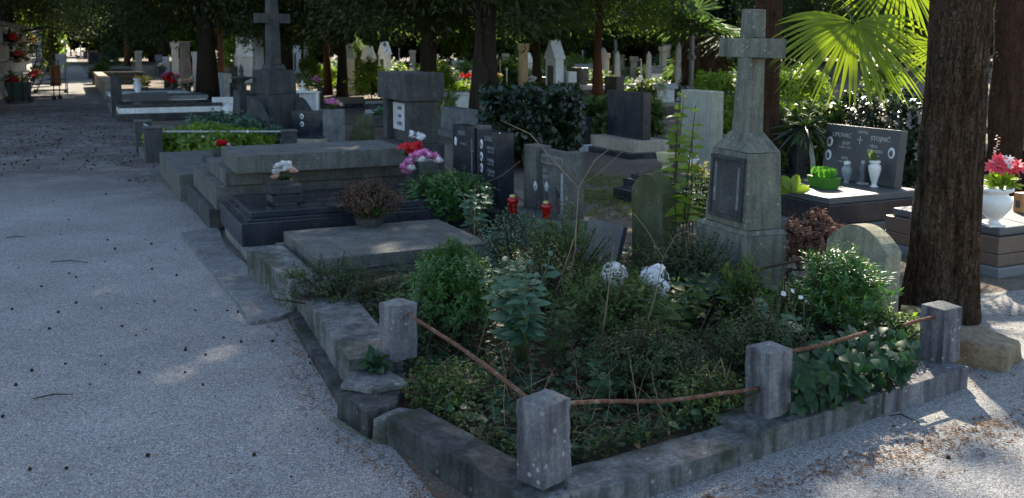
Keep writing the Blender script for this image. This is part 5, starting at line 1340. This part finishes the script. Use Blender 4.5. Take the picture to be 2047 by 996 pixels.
tr('reddish conifer trunk with orange bark left of the straight bare one', 655, 190, 13, 14, 'cedar', 'lf_mid', rz=4.2, group=TG, bm='trunk_red')
tr('reddish trunk right of the thick dark path conifer', 443, 178, 12, 14, 'round', 'lf_mid', rz=1.2, group=TG, bm='trunk_red', dz=1.2)
tr('far left conifer standing behind the white niche wall', 22, 178, 26, 17, 'yew', 'lf_dark', rz=.3, group=TG)
tr('conifer overhanging the far end of the path from the left', 108, 150, 18, 16, 'yew', 'lf_dark', rz=2.2, group=TG, dz=1.1)
tr('dark trunked conifer far behind the path bend', 205, 128, 10, 17, 'yew', 'lf_dark', rz=3.2, group=TG, dz=.8)
tr('conifer between the pillars and the tan headstone', 330, 140, 12, 17, 'yew', 'lf_dark', rz=5.1, group=TG, dz=.4)
tr('dark far conifer behind the mausoleum', 1130, 150, 12, 16, 'yew', 'lf_teal', rz=.6, group=TG)
tr('tall conifer far behind the pale pillar cluster', 1290, 148, 12, 18, 'yew', 'lf_teal', rz=1.6, group=TG)
tr('leaning brown trunked tree at the far right edge', 2026, 285, 30, 12, 'round', 'lf_dark', lean=(.14, .03), rz=1.4, group=TG, bm='trunk', dz=1.8, sc=(.6, .6, .7), off=(2.5, 2))
tr('conifer behind the pale grey headstone at the far right', 1940, 190, 18, 15, 'cedar', 'lf_dark', rz=2.9, group=TG)
tr('far conifer between the cross and the palm frond', 1600, 160, 14, 16, 'yew', 'lf_teal', rz=3.9, group=TG)
# the big near trunk
o = thing('big_tree', 'massive rough brown tree trunk with flared roots right of the plot', 'tree', (2.665, 5.72, 0), 0)
b = MB(); nseg = 110; n = 110; vs = []; fs = []
for i in range(nseg + 1):
    z = -.05 + 6.2 * (i / nseg) ** 1.5
    r = .180 + .055 * math.exp(-max(z, 0) * 3.2) - .010 * z
    cx = .004 * z - .02 * math.exp(-z)
    for k in range(n):
        a = 2 * math.pi * k / n
        fl = 1 + .10 * math.exp(-max(z, 0) * 2.2) * math.sin(a * 5 + .6) + .035 * math.sin(a * 9 + z * .7) + .03 * mnoise.noise(Vector((math.cos(a) * 2.5, math.sin(a) * 2.5, z * 1.3)))
        fl += .07 * math.exp(-((z - .62) / .12) ** 2) * max(0, math.cos(a - 3.3)) + .05 * math.exp(-((z - 1.1) / .10) ** 2) * max(0, math.cos(a - 3.4))
        rd = mnoise.noise(Vector((math.cos(a) * 9, math.sin(a) * 9, z * 1.1))); fl += .045 * (1 - abs(rd) * 3) + .018 * mnoise.noise(Vector((math.cos(a) * 26, math.sin(a) * 26, z * 7)))
        vs.append((cx + r * fl * math.cos(a), r * fl * math.sin(a), z))
    if i:
        q = (i - 1) * n; fs += [(q + k, q + (k + 1) % n, q + n + (k + 1) % n, q + n + k) for k in range(n)]
b.add(vs, fs); b.build('trunk', M['trunk'], o, smooth=True)
for k in range(7):
    a = k * .95; q = Vector((.1, 0, 4.2 + k * .28)); MB().tube([q, q + Vector((math.cos(a) * .9, math.sin(a) * .9, .5)), q + Vector((math.cos(a) * 1.9, math.sin(a) * 1.9, .8))], [.08, .05, .02], 7).build('limb', M['trunk'], o, smooth=True)
c = link('crown', CR['round'], None, o); c.scale = (.42, .42, .5); c.location = (-.3, .1, 4.4); c.material_slots[0].link = 'OBJECT'; c.material_slots[0].material = M['lf_dark']

# ---------------------------------------------------------------- palms
def fan(o, hub, R_, ax, down, n=34, spread=2.2, W=.045, mat='lf_palm', name='frond', K=7, split=.0, bend=.35, stalk=None, droop=0):
    """a fan leaf: segments radiating from the hub in the plane of `down` and its side, normal ax"""
    hub = np.array(hub, float); ax = nrm(np.array([ax], float))[0]; dn = np.array(down, float); dn = dn - ax * dn.dot(ax); dn /= np.linalg.norm(dn)
    sd = np.cross(ax, dn)
    th = np.linspace(-spread, spread, n) + rng.normal(size=n) * .012
    D = np.cos(th)[:, None] * dn + np.sin(th)[:, None] * sd + ax * (.12 * np.cos(th * 2) + .10 * rng.random(n))[:, None]
    Ls = R_ * (.86 + .14 * np.cos(th * .7)) * (.93 + .14 * rng.random(n))
    side = -np.sin(th)[:, None] * dn + np.cos(th)[:, None] * sd
    lv = LV(); tw = nrm(ax + side * (rng.normal(size=(n, 1)) * .25))
    lv.add(np.tile(hub, (n, 1)) + D * .02, D, Ls, W * (.8 + .3 * rng.random(n)), N=tw, prof='palmseg', K=K, fold=.35, bend=bend)
    if droop:
        V = lv.V[0]; lat = np.abs((V - hub) @ sd); V[:, 2] -= droop * lat ** 2; V[:, 1] -= .12 * lat ** 2
    f = lv.build(name, M[mat], o)
    if stalk is not None:
        MB().tube(stalk, [.014, .011, .008], 6).build('petiole', M['stem_green'], f, smooth=True)
    return f
PROF['palmseg'] = (.25, .8, 1, .75, .06)
def palm(label, P, tr_, h, crown_n, FR, pet, mat, group='fan palms', skirt=True, seed=1, name='fan_palm', lean=(0, 0), elev=(-.4, 1.0), nseg=22, K=3):
    o = thing(name, label, 'palm', (P[0], P[1], 0), 0, group)
    b = MB(); pts = [(lean[0] * t * h, lean[1] * t * h, t * h) for t in np.linspace(0, 1, 12)]
    b.tube(pts, [tr_ * (1 + .08 * math.sin(i * 2.3)) for i in range(12)], 14); b.build('trunk', M['fibre'], o, smooth=True)
    # shaggy fibres
    n = int(700 * min(1, h)); a = rng.random(n) * 6.28; z = rng.random(n) * h
    lv = LV(); lv.add(np.stack([lean[0] * z + tr_ * .93 * np.cos(a), lean[1] * z + tr_ * .93 * np.sin(a), z], 1), np.stack([np.cos(a) * .45, np.sin(a) * .45, -.8 + rng.random(n) * 1.6], 1), .10, .014, N=np.stack([np.cos(a), np.sin(a), 0 * a], 1), K=0)
    tag(lv.build('fibres', M['fibre'], o), kind='stuff')
    top = Vector((lean[0] * h, lean[1] * h, h))
    for k in range(crown_n):
        a = k * 2.39 + seed; e = elev[0] + (elev[1] - elev[0]) * ((k * .618) % 1)
        d = Vector((math.cos(a) * math.cos(e), math.sin(a) * math.cos(e), math.sin(e)))
        hub = top + d * pet + Vector((0, 0, -.12 * pet))
        ax = d.cross(Vector((0, 0, 1))).cross(d).normalized()
        fan(o, hub, FR, tuple(ax), tuple(d + Vector((0, 0, -.45))), nseg, 2.0, FR * .07, mat, K=K, stalk=[top, top + d * pet * .5 + Vector((0, 0, .05)), hub])
    return o
PA = palm('shaggy brown fan palm trunk right behind the stone cross', (2.64, 9.9), .14, 3.0, 13, .62, .75, 'lf_palm', seed=.4)
# the hanging sunlit fronds seen below the palm crown
h1 = HZ(1706, 46, 8.3); 
fan(PA, h1 - Vector((2.64, 9.9, 0)), .75, (-.12, -1, .35), (-.06, 0, -1), 42, 2.0, .038, 'lf_palm', 'hanging_frond', 10, bend=.12, droop=.6, stalk=[Vector((.05, 0, 2.95)), (h1 - Vector((2.64, 9.9, 0))) * .5 + Vector((0, 0, 1.75)), h1 - Vector((2.64, 9.9, 0))])
h2 = HZ(1800, -58, 8.6)
fan(PA, h2 - Vector((2.64, 9.9, 0)), .62, (.05, -1, .3), (.1, 0, -1), 30, 1.45, .034, 'lf_palm', 'hanging_frond', 7, bend=.12, droop=.4, stalk=[Vector((.05, 0, 3.0)), (h2 - Vector((2.64, 9.9, 0))) * .5 + Vector((0, 0, 1.75)), h2 - Vector((2.64, 9.9, 0))])
PB = palm('shaggy dark fan palm trunk at the right edge behind the big tree', (4.95, 9.5), .175, 3.6, 12, .62, .9, 'lf_palm', seed=1.1, lean=(.01, 0))
h3 = HZ(1885, 92, 8.9); q = Vector((4.95, 9.5, 0))
fan(PB, h3 - q, .46, (.1, -1, .2), (-.75, 0, -.8), 22, 1.2, .03, 'lf_palm', 'hanging_frond', 6, bend=.15, stalk=[Vector((-.05, 0, 3.55)), (h3 - q) * .5 + Vector((0, 0, 1.9)), h3 - q])
palm('far blue-green fan palm with a dark skirt of dead leaves', (G(1400, 200).x, G(1400, 200).y, 0), .42, 2.0, 34, 1.35, 1.0, 'lf_teal', seed=2, elev=(-.9, 1.3), nseg=16)
q = bpy.data.objects['fan_palm.002']
lv = LV(); n = 1600; a = rng.random(n) * 6.28; z = .5 + rng.random(n) * 1.5
lv.add(np.stack([.5 * np.cos(a), .5 * np.sin(a), z], 1), np.stack([np.cos(a) * .6, np.sin(a) * .6, -1 + 0 * a], 1), .8, .07, K=0); lv.build('dead_skirt', M['lf_dry'], q)
# small dark strap-leaved palm beside the lettered stone
o = thing('yucca', 'dark strap leaved yucca on a pale stem left of the lettered headstone', 'plant', (3.02, 9.6, 0), 0)
n = 100; D = rdir(n); D[:, 2] = D[:, 2] * .8 - .1
lv = LV(); lv.add(np.zeros((n, 3)) + np.array([-.05, 0, .85]) + D * .03, D, .30 * (.7 + .4 * rng.random(n)), .028, prof='strap', K=4, bend=.4); lv.build('leaves', M['lf_gloss'], o)
MB().tube([(.06, 0, 0), (.04, 0, .5), (-.03, 0, .86)], [.03, .026, .02], 8).build('stem', M['palestone'], o, smooth=True)

# ---------------------------------------------------------------- hedges and shrubs further back
def hedge(name, label, x0, x1, y0, y1, z0, z1, n, mat, L=.06, W=.035, cat='hedge', rz=0, per=7, stems=0):
    cx, cy = (x0 + x1) / 2, (y0 + y1) / 2
    o = thing(name, label, cat, (cx, cy, 0), rz)
    S = np.array([(x1 - x0) / 2, (y1 - y0) / 2, (z1 - z0) / 2]); P = rng.uniform(-1, 1, size=(n, 3))
    k = rng.integers(0, 3, n); sg = np.sign(P[np.arange(n), k]); P[np.arange(n), k] = sg * (.78 + .26 * rng.random(n))
    P = np.sign(P) * np.abs(P) ** 1.0; rr = np.linalg.norm(P, axis=1, keepdims=True); P = P / np.maximum(1, rr / 1.42)
    P *= 1 + .05 * np.sin(P[:, :1] * 9) * np.cos(P[:, 2:] * 7 + P[:, 1:2] * 5)
    D = nrm(P) + np.array([0, 0, .3]); T = P * S + np.array([0, 0, (z0 + z1) / 2])
    lv = LV(); sprigs(lv, T, D + rdir(n) * .4, per, L, W, .85, .3, 'oval', 1); lv.build('foliage', M[mat], o)
    if stems:
        b = MB()
        for i in range(stems): a = i * 2.2; b.tube([(math.cos(a) * .2, math.sin(a) * .15, 0), (math.cos(a) * .45 * S[0], math.sin(a) * .4 * S[1], z0 + .3)], [.035, .02], 6)
        b.build('stems', M['branch'], o)
    return o
hedge('clipped_bush', 'clipped glossy dark bush on bare stems behind the concrete headstone', -.42, .92, 12.2, 13.4, .28, 1.14, 1500, 'lf_gloss', .085, .05, 'bush', 0, 8, 9)
hedge('clipped_hedge', 'clipped dark hedge with sunlit top behind the lettered headstone', 3.7, 5.0, 9.9, 10.9, .15, 1.15, 1300, 'lf_gloss', .07, .04, 'hedge', R(-6), 7, 5)
hedge('sunlit_hedge', 'loose sunlit pale leaved hedge left of the clipped one', 2.75, 3.7, 10.3, 11.2, .1, 1.05, 900, 'lf_mid', .08, .05, 'hedge', 0, 7, 4)
hedge('low_hedge', 'low bright hedge behind the plain black headstone', .9, 2.6, 16.2, 17.2, .1, .78, 700, 'lf_mid', .11, .06, 'hedge', 0, 7)
hedge('variegated_hedge', 'pale rounded sunlit hedge top behind the tall terrazzo headstone', 3.2, 4.8, 15.8, 17, .1, 1.22, 900, 'lf_bright', .10, .06, 'hedge', 0, 7)
SH = 'sunlit shrubs among the background trees'
def shrub(label, px, py, wpx, hpx, mat, n=260, L=.16, W=.08):
    P = G(px, py); r = wpx / FPX * P.y / 2; h = hpx / FPX * P.y
    bush('shrub', label, 'shrub', (P.x, P.y, 0), (r, r * .8, h * .55), n, L * r / 1.0 if r < 1 else L, W * r if r < 1 else W, mat, 7, 'oval', .9, .4, zc=h * .5, stems=4, K=1, group=SH)
shrub('bright green bush just right of the capped headstone', 886, 258, 70, 125, 'lf_bright', 520, .14, .07)
shrub('bright green bush right of the winged monument', 620, 200, 60, 90, 'lf_bright', 420)
shrub('yellow-green bush between the two bare conifer trunks', 660, 188, 56, 60, 'lf_bright', 360)
shrub('bright bush left of the capped headstone', 742, 200, 64, 84, 'lf_bright', 420)
shrub('light green high bush over the black headstone row left', 716, 180, 60, 100, 'lf_mid', 380)
shrub('sunlit bush beyond the thick path conifer', 470, 158, 60, 84, 'lf_bright', 360)
shrub('dark leafy bush left of the reddish thin trunk', 222, 148, 46, 60, 'lf_teal', 420)
shrub('low leafy bushes along the far path side', 205, 158, 40, 34, 'lf_mid', 260)
shrub('bright bush at the very end of the path', 146, 106, 30, 44, 'lf_bright', 300, .5, .3)
shrub('green bush behind the white niche wall end', 118, 118, 30, 60, 'lf_bright', 300, .4, .25)
shrub('grey-green bush right of the mausoleum', 1235, 176, 40, 50, 'lf_mid', 300)
shrub('small topiary shrub with bright tuft before the pale obelisk', 1320, 240, 32, 82, 'lf_bright', 160)
shrub('sunlit bush right of the palm frond above the clipped hedge', 1760, 240, 90, 130, 'lf_bright', 420)
shrub('pale sunlit shrub behind the palm frond left side', 1610, 250, 110, 120, 'lf_bright', 420)
shrub('dim green bush at the far right behind the tombs', 2035, 215, 60, 90, 'lf_teal', 260)
shrub('green bush beyond the columns right of the split trunk', 1035, 168, 60, 60, 'lf_mid', 300)
shrub('low green shrub right of the clipped bush foot', 1175, 268, 80, 70, 'lf_mid', 300)
shrub('dark clipped shrub behind the dark vault', 1110, 152, 80, 60, 'lf_teal', 300)
# ivy covered pillar tree beside the path
P = G(112, 172)
o = thing('ivy_tree', 'slim tree wrapped in sunlit yellow-green ivy beside the niche wall', 'tree', (P.x, P.y, 0), 0)
MB().tube([(0, 0, 0), (0, 0, 2), (.1, 0, 7)], [.22, .2, .12], 10).build('trunk', M['trunk_red'], o, smooth=True)
n = 1500; a = rng.random(n) * 6.28; z = .9 + rng.random(n) * 5.5; rr_ = .25 + .22 * rng.random(n)
lv = LV(); lv.add(np.stack([rr_ * np.cos(a), rr_ * np.sin(a), z], 1), rdir(n), .22, .15, K=0); lv.build('ivy', M['lf_mid'], o)
c = link('crown', CR['round'], None, o); c.location = (0, 0, 4); c.material_slots[0].link = 'OBJECT'; c.material_slots[0].material = M['lf_dark']
# wall of trees beyond
FW = 'tall trees closing the view far behind the graves'
k = 0
lab = {'lf_teal': 'blue-green', 'lf_mid': 'mid-green', 'lf_bright': 'pale green'}
pos = [('left of the path', -78), ('straight over the path end', -62)]
for i in range(26):
    X = -96 + i * 6.6 + rng.normal() * 1.2; Y = 88 + 14 * ((i * 7) % 3) + rng.normal() * 3
    if abs(X * VV.x + Y * VV.y) < 6: continue
    mt = ('lf_teal', 'lf_mid', 'lf_bright')[(i * 5) % 3]
    s = 1.15 + .35 * rng.random()
    tree('%s tall leafy tree in the far wall of trees' % lab[mt], (X, Y, 0), .4, 14, 'far', mt, rz=i * 1.3, sc=(s, s, s * 1.1), group=FW + ', ' + lab[mt] + ' ones', name='broadleaf_tree', limbs=0, dz=0)
for i in range(12):
    X = -40 + i * 7.2 + rng.normal(); Y = 58 + 8 * (i % 2) + rng.normal() * 2
    if abs(X * VV.x + Y * VV.y) < 5: continue
    mt = ('lf_mid', 'lf_bright')[i % 2]
    tree('%s middle-distance tree with low branches' % lab[mt], (X, Y, 0), .3, 11, 'far', mt, rz=i * 2.1, sc=(.62, .62, .8), group='trees behind the background memorials, ' + lab[mt] + ' ones', name='broadleaf_tree', limbs=0, dz=1.4)
for i, (X, Y) in enumerate(((-84, 160), (-70, 172), (-95, 150))):
    tree('dark leafy tree closing the very end of the path', (X, Y, 0), .5, 16, 'far', 'lf_dark', rz=i, sc=(1.6, 1.6, 1.5), group='trees at the very end of the path', name='broadleaf_tree', limbs=0, dz=-.5)
# ================================================================== things by the niche wall
FLW = 'flowers on the niche wall'
def wall_s(px):
    k = (px - 1023.5) / FPX; dd = (B - A).normalized()
    return (k * A.y - A.x) / (dd.x - k * dd.y)
for i, (px, r_, mt, lab) in enumerate(((15, 2, 'pt_red', 'dark red flowers on the top ledge near the left picture edge'), (37, 2, 'pt_peach', 'mixed pale flowers with dark leaves on the top ledge'), (60, 2, 'pt_yellow', 'yellowish flowers at the middle of the top ledge'),
                              (26, 1, 'pt_coral', 'bright red long flower arrangement on the middle ledge'), (48, 1, 'pt_white', 'pale greenish plants on the middle ledge'),
                              (57, 0, 'pt_coral', 'pink-red flowers low at the wall behind the green cart'), (68, 0, 'pt_pink', 'pink flowers low between the ladders'), (13, 0, 'pt_red', 'red flowers low beside the green cart'))):
    p = Mw @ Vector((wall_s(px), -.22, .66 + r_ * .56 if r_ else .35))
    k_ = p.y / 30
    o = thing('wall_flowers', lab, 'flowers', p, ang, FLW)
    blossoms(o, rand_ball(12, (0, -.05, .14), (.9 * k_, .08, .10)), .15, mt, 14); leaftuft(o, (0, -.03, .03), .6 * k_, 110, .20, .09, 'lf_mid' if i % 2 else 'lf_dark')
    MB().box(-.5 * k_, .5 * k_, -.08, .08, -.10, .03).build('trough', M['darkstone'], o)
P = G(40, 206)
o = thing('garden_cart', 'dark green square waste cart with two upright handles by the niche wall', 'cart', (P.x, P.y, 0), R(20))
MB().box(-.27, .27, -.25, .25, .08, .62, top=(-.04, -.03)).build('bin', M['plastic_green'], o, bevel=.02)
for sx in (-.14, .14):
    MB().tube([(sx, -.31, .05), (sx, -.33, .92), (sx, -.25, .96)], .022, 6).build('handle', M['iron'], o)
MB().tube([(-.14, -.33, .92), (.14, -.33, .92)], .022, 6).build('cross_handle', M['paintpipe'], o)
for sx in (-.3, .3): MB().tube([(sx, -.05, .09), (sx, .0, .09)], .09, 12).build('wheel', M['iron'], o)
def ladder(label, P, rz, h, w):
    o = thing('wheeled_ladder', label, 'ladder', P, rz, 'black wheeled ladders by the niche wall')
    b = MB()
    for s_ in (-w / 2, w / 2): b.tube([(s_, .55, 0), (s_, 0, h * .62), (s_, -.02, h)], .018, 6)
    b.build('rails', M['iron'], o)
    for k in range(7):
        t = k / 7; y = .55 * (1 - t); z = h * .62 * t + .12
        MB().box(-w / 2, w / 2, y - .05, y + .05, z, z + .02).build('tread', M['iron'], o)
    for s_ in (-w / 2, w / 2):
        b = MB(); b.tube([(s_, -.45, 0), (s_, -.45, h * .62), (s_, 0, h * .62)], .016, 6); b.tube([(s_, -.45, .1), (s_, .55, .1)], .016, 6); b.tube([(s_, -.45, .5), (s_, .15, .5)], .012, 6); b.build('side_frame', M['iron'], o)
    for y_, z_ in ((-.45, h * .62), (-.45, .5), (-.02, h)): MB().tube([(-w / 2, y_, z_), (w / 2, y_, z_)], .016, 6).build('cross_bar', M['iron'], o)
    for s_ in (-w / 2, w / 2):
        for y in (-.45, .55): MB().tube([(s_ - .02, y, .06), (s_ + .02, y, .06)], .07, 10).build('wheel', M['iron'], o)
    return o
P = G(84, 200); ladder('taller black wheeled ladder beside the green cart', (P.x, P.y, 0), R(100), 2.0, .62)
P = G(105, 186); ladder('black wheeled ladder farther along the niche wall', (P.x, P.y, 0), R(115), 1.9, .62)
P = G(128, 192)
o = thing('notice_box', 'pale square notice box on a thin pole at the path edge', 'sign', (P.x, P.y, 0), R(20))
MB().tube([(.12, 0, 0), (.12, 0, 1.9)], .02, 6).build('pole', M['paintpipe'], o)
MB().box(-.20, .10, -.06, .06, 1.05, 1.42).build('box', M['bgstone'], o, bevel=.01)

# ================================================================== small things on the gravel
cone_me = MB().ball((0, 0, 0), .0125, 9, (1, 1, .9)).build('tmp_cone', M['cone'], rough=.0025, cut=.006, smooth=True)
cme = cone_me.data; bpy.data.objects.remove(cone_me)
cone_px = [(64, 744), (6, 836), (182, 952), (582, 956), (635, 860), (391, 623), (203, 618), (302, 523), (209, 525), (353, 553), (187, 575), (215, 589), (304, 540), (104, 618), (117, 627), (38, 537), (138, 549),
 (83, 575), (152, 556), (152, 608), (309, 605), (244, 655), (292, 661), (447, 678), (482, 686), (411, 712), (371, 697), (371, 703), (272, 673), (370, 747), (406, 772), (180, 771), (32, 773), (60, 942), (133, 940), (296, 915), (461, 949), (508, 913),
 (545, 685), (617, 716), (620, 729), (591, 684), (454, 623), (476, 627), (453, 567), (274, 609), (80, 663), (99, 660), (59, 661), (24, 621), (430, 796), (210, 731), (202, 714), (131, 730), (278, 748), (1786, 856), (1895, 920), (290, 480), (258, 468), (350, 500), (120, 470), (212, 390), (137, 441), (106, 403), (286, 397), (215, 482), (230, 500), (303, 490), (36, 506)]
done = 0
def cone(px, py, s, lab, grp):
    P = G(px, py, .0)
    if P.y > 60: return
    o = link('cypress_cone', cme, None); o.location = (P.x, P.y, .0125 * s); o.scale = (s, s * (.8 + .3 * random.random()), s * .95); o.rotation_euler = (random.random() * 3, random.random() * 3, random.random() * 6)
    tag(o, lab, 'cone', grp)
for (px, py) in cone_px:
    s = 1.0 if py > 500 else 1.2
    cone(px, py, s * random.uniform(.35, .85) * (1.25 if (px, py) in ((64, 744), (582, 956), (1895, 920), (391, 623), (635, 860)) else 1), 'small dark round cypress cone lying on the pale gravel', 'cypress cones scattered on the near gravel')
for i in range(200):
    py = 222 + 120 * random.random() ** .8; xr = 250 + (py - 222) * .55
    px = random.uniform(-5, xr)
    cone(px, py, random.uniform(.6, 1.4), 'small dark cone in the drift across the shaded middle stretch of the path', 'cypress cones in the drift on the path')
# needle litter along kerbs and in the drift
def litter(name, P, L, W, mat, K=0, lift=.3):
    P = np.array(P); n = len(P); a = rng.random(n) * 6.28
    lv = LV(); lv.add(P, np.stack([np.cos(a), np.sin(a), rng.normal(size=n) * .1], 1), L * (.5 + rng.random(n)), W, N=rng.normal(size=(n, 3)) * lift + np.array([0, 0, 1]), K=K, fold=.2); return tag(lv.build(name, M[mat]), kind='stuff')
P = []
for i in range(9000):
    py = 215 + 190 * random.random(); px = random.uniform(-20, 260 + (py - 215) * .6)
    g_ = G(px, py); w_ = mnoise.noise(Vector((g_.x * .8, g_.y * .5, 3))) + .6 * mnoise.noise(Vector((g_.x * 3, g_.y * 2, 7)))
    if w_ > (py - 300) / 130 - .12 + random.gauss(0, .12): P.append((g_.x, g_.y, .012))
litter('needle_litter', P, .045, .010, 'lf_dry')
P = []
for (a_, b_, n_, w_) in (((-1.42, 5.9), (-.82, 4.2), 420, .07), ((-2.3, 7.9), (-1.45, 6.0), 320, .10), ((.2, 3.06), (2.15, 4.12), 700, .07), ((-.72, 3.95), (.0, 3.05), 260, .05), ((-4.7, 12.3), (-2.6, 8.6), 600, .16), ((1.2, 3.55), (2.3, 4.2), 420, .13)):
    for i in range(n_):
        t = random.random(); P.append((a_[0] + (b_[0] - a_[0]) * t + random.gauss(0, w_) + w_ * (.6 if a_[0] > 0 else -.6), a_[1] + (b_[1] - a_[1]) * t - abs(random.gauss(0, w_)), .014))
litter('kerb_litter', P, .024, .007, 'lf_dead')
P = [(random.uniform(2.2, 4.5), random.uniform(3.2, 7.0), .014) for i in range(1500)]
litter('forecourt_litter', P, .025, .008, 'lf_dead')
P = []
for i in range(500):
    g_ = G(random.uniform(-10, 700), random.uniform(400, 996)); P.append((g_.x, g_.y, .012))
litter('path_crumbs', P, .018, .006, 'lf_dead')
for (px, py, L_, rz, lab) in ((30, 476, .16, .2, 'thin dark twig lying far left on the path gravel'), (140, 524, .30, -.1, 'longer thin twig lying mid path on the gravel'), (100, 798, .16, .3, 'short twig by the lower left of the path'), (1800, 832, .10, -.4, 'reddish dead leaf curl under the right kerb')):
    q = G(px, py, .01)
    tag(MB().tube([(q.x - L_ / 2, q.y, .012), (q.x, q.y + .02 + rz * .05, .02), (q.x + L_ / 2, q.y + rz * .2, .012)], [.003, .004, .002], 5).build('twig', M['branch']), lab, 'twig')
q = G(632, 714, .01)
o = thing('red_leaf', 'dark red fallen petals on gravel beside the footing stone', 'leaf', q, 0)
stars(o, [(0, 0, .012), (.03, .01, .012)], .03, 'pt_red', 5, 'petals')
tag(MB().tube([G(665, 835, .02), G(700, 858, .03), G(755, 888, .02)], [.004, .004, .002], 5).build('green_shoot', M['stem_green'], smooth=True), 'thin green shoot lying along the foot of the mossy kerb', 'shoot')
# ================================================================== rows of graves filling the ground between the trees
XG = 'graves scattered between the far trees'
kinds = [('white_headstone', 'white marble slab headstone', 'white', 'slab'), ('grey_headstone', 'pale grey headstone', 'bgstone', 'slab'), ('dark_headstone', 'black headstone', 'black', 'slab'),
         ('cross_memorial', 'grey stone cross on a pedestal', 'greystone', 'cross'), ('tan_headstone', 'tan capped headstone', 'tan', 'stele'), ('white_memorial', 'white gabled memorial', 'white', 'gable'),
         ('column', 'broken pale column memorial', 'bgstone', 'column'), ('low_tomb', 'low grey tomb with white lid', 'greystone', 'tomb'), ('obelisk', 'small pale obelisk', 'bgstone', 'obelisk')]
rg = random.Random(5)
for i in range(92):
    px = rg.uniform(430, 1560) if i % 3 else rg.uniform(860, 1560); py = rg.choice([146, 152, 158, 166, 176, 188, 202, 216]) + rg.uniform(-3, 3)
    if 560 < px < 640 and py > 180: continue
    nm, lb, mt, st = kinds[rg.randrange(len(kinds))]
    P = G(px, py); hm = {'slab': .9, 'cross': 1.7, 'stele': 1.5, 'gable': 1.6, 'column': 1.7, 'tomb': .45, 'obelisk': 2.0}[st] * rg.uniform(.75, 1.2)
    wm = {'slab': 1.1, 'cross': .8, 'stele': .7, 'gable': 1.0, 'column': .5, 'tomb': 1.1, 'obelisk': .7}[st]
    memorial(nm, lb + ' among the trees in the far rows', 'headstone' if st != 'tomb' else 'tomb', px, py, wm * FPX / P.y * .5, hm * FPX / P.y, mt, st, .25, XG + ', ' + lb + 's', TH, mat2='white' if st == 'tomb' else None)

FB = 'low bushes growing between the far graves'
for i in range(56):
    px = rg.uniform(600, 1560); py = rg.choice([140, 150, 160, 172, 186, 200]) + rg.uniform(-3, 3)
    if 470 < px < 640 and py > 170: continue
    P = G(px, py); mt = ('lf_bright', 'lf_mid', 'lf_mid', 'lf_teal')[i % 4]
    lb = {'lf_bright': 'bright yellow-green', 'lf_mid': 'mid green', 'lf_teal': 'blue-green'}[mt]
    r = rg.uniform(.5, 1.3); h = rg.uniform(.5, 1.5)
    bush('low_bush', lb + ' low bush growing between the far graves', 'bush', (P.x, P.y, 0), (r, r * .8, h * .6), 130, .17, .10, mt, 6, 'oval', .9, .4, zc=h * .5, stems=2, K=1, group=FB + ', ' + lb + ' ones')
FF = 'flower bunches on the far graves'
for i in range(34):
    px = rg.uniform(430, 1350) if i % 3 else rg.uniform(250, 400); py = rg.choice([158, 168, 180, 192, 206]) + rg.uniform(-3, 3)
    if 470 < px < 640 and py > 170: continue
    P = G(px, py); mt = ('pt_red', 'pt_pink', 'pt_white', 'pt_yellow', 'pt_peach')[i % 5]
    lb = ('red', 'pink', 'white', 'yellow', 'peach')[i % 5]
    o = thing('flower_bunch', lb + ' flower bunch in a dark vase among the far graves', 'flowers', (P.x, P.y, .0), 0, FF + ', ' + lb + ' ones')
    MB().lathe([(.08, 0), (.11, .25), (.09, .5)], 8).build('vase', M['darkstone'], o)
    blossoms(o, rand_ball(5, (0, 0, .65), (.18, .12, .10)), .12, mt, 10); leaftuft(o, (0, 0, .5), .14, 20, .18, .08, 'lf_mid')
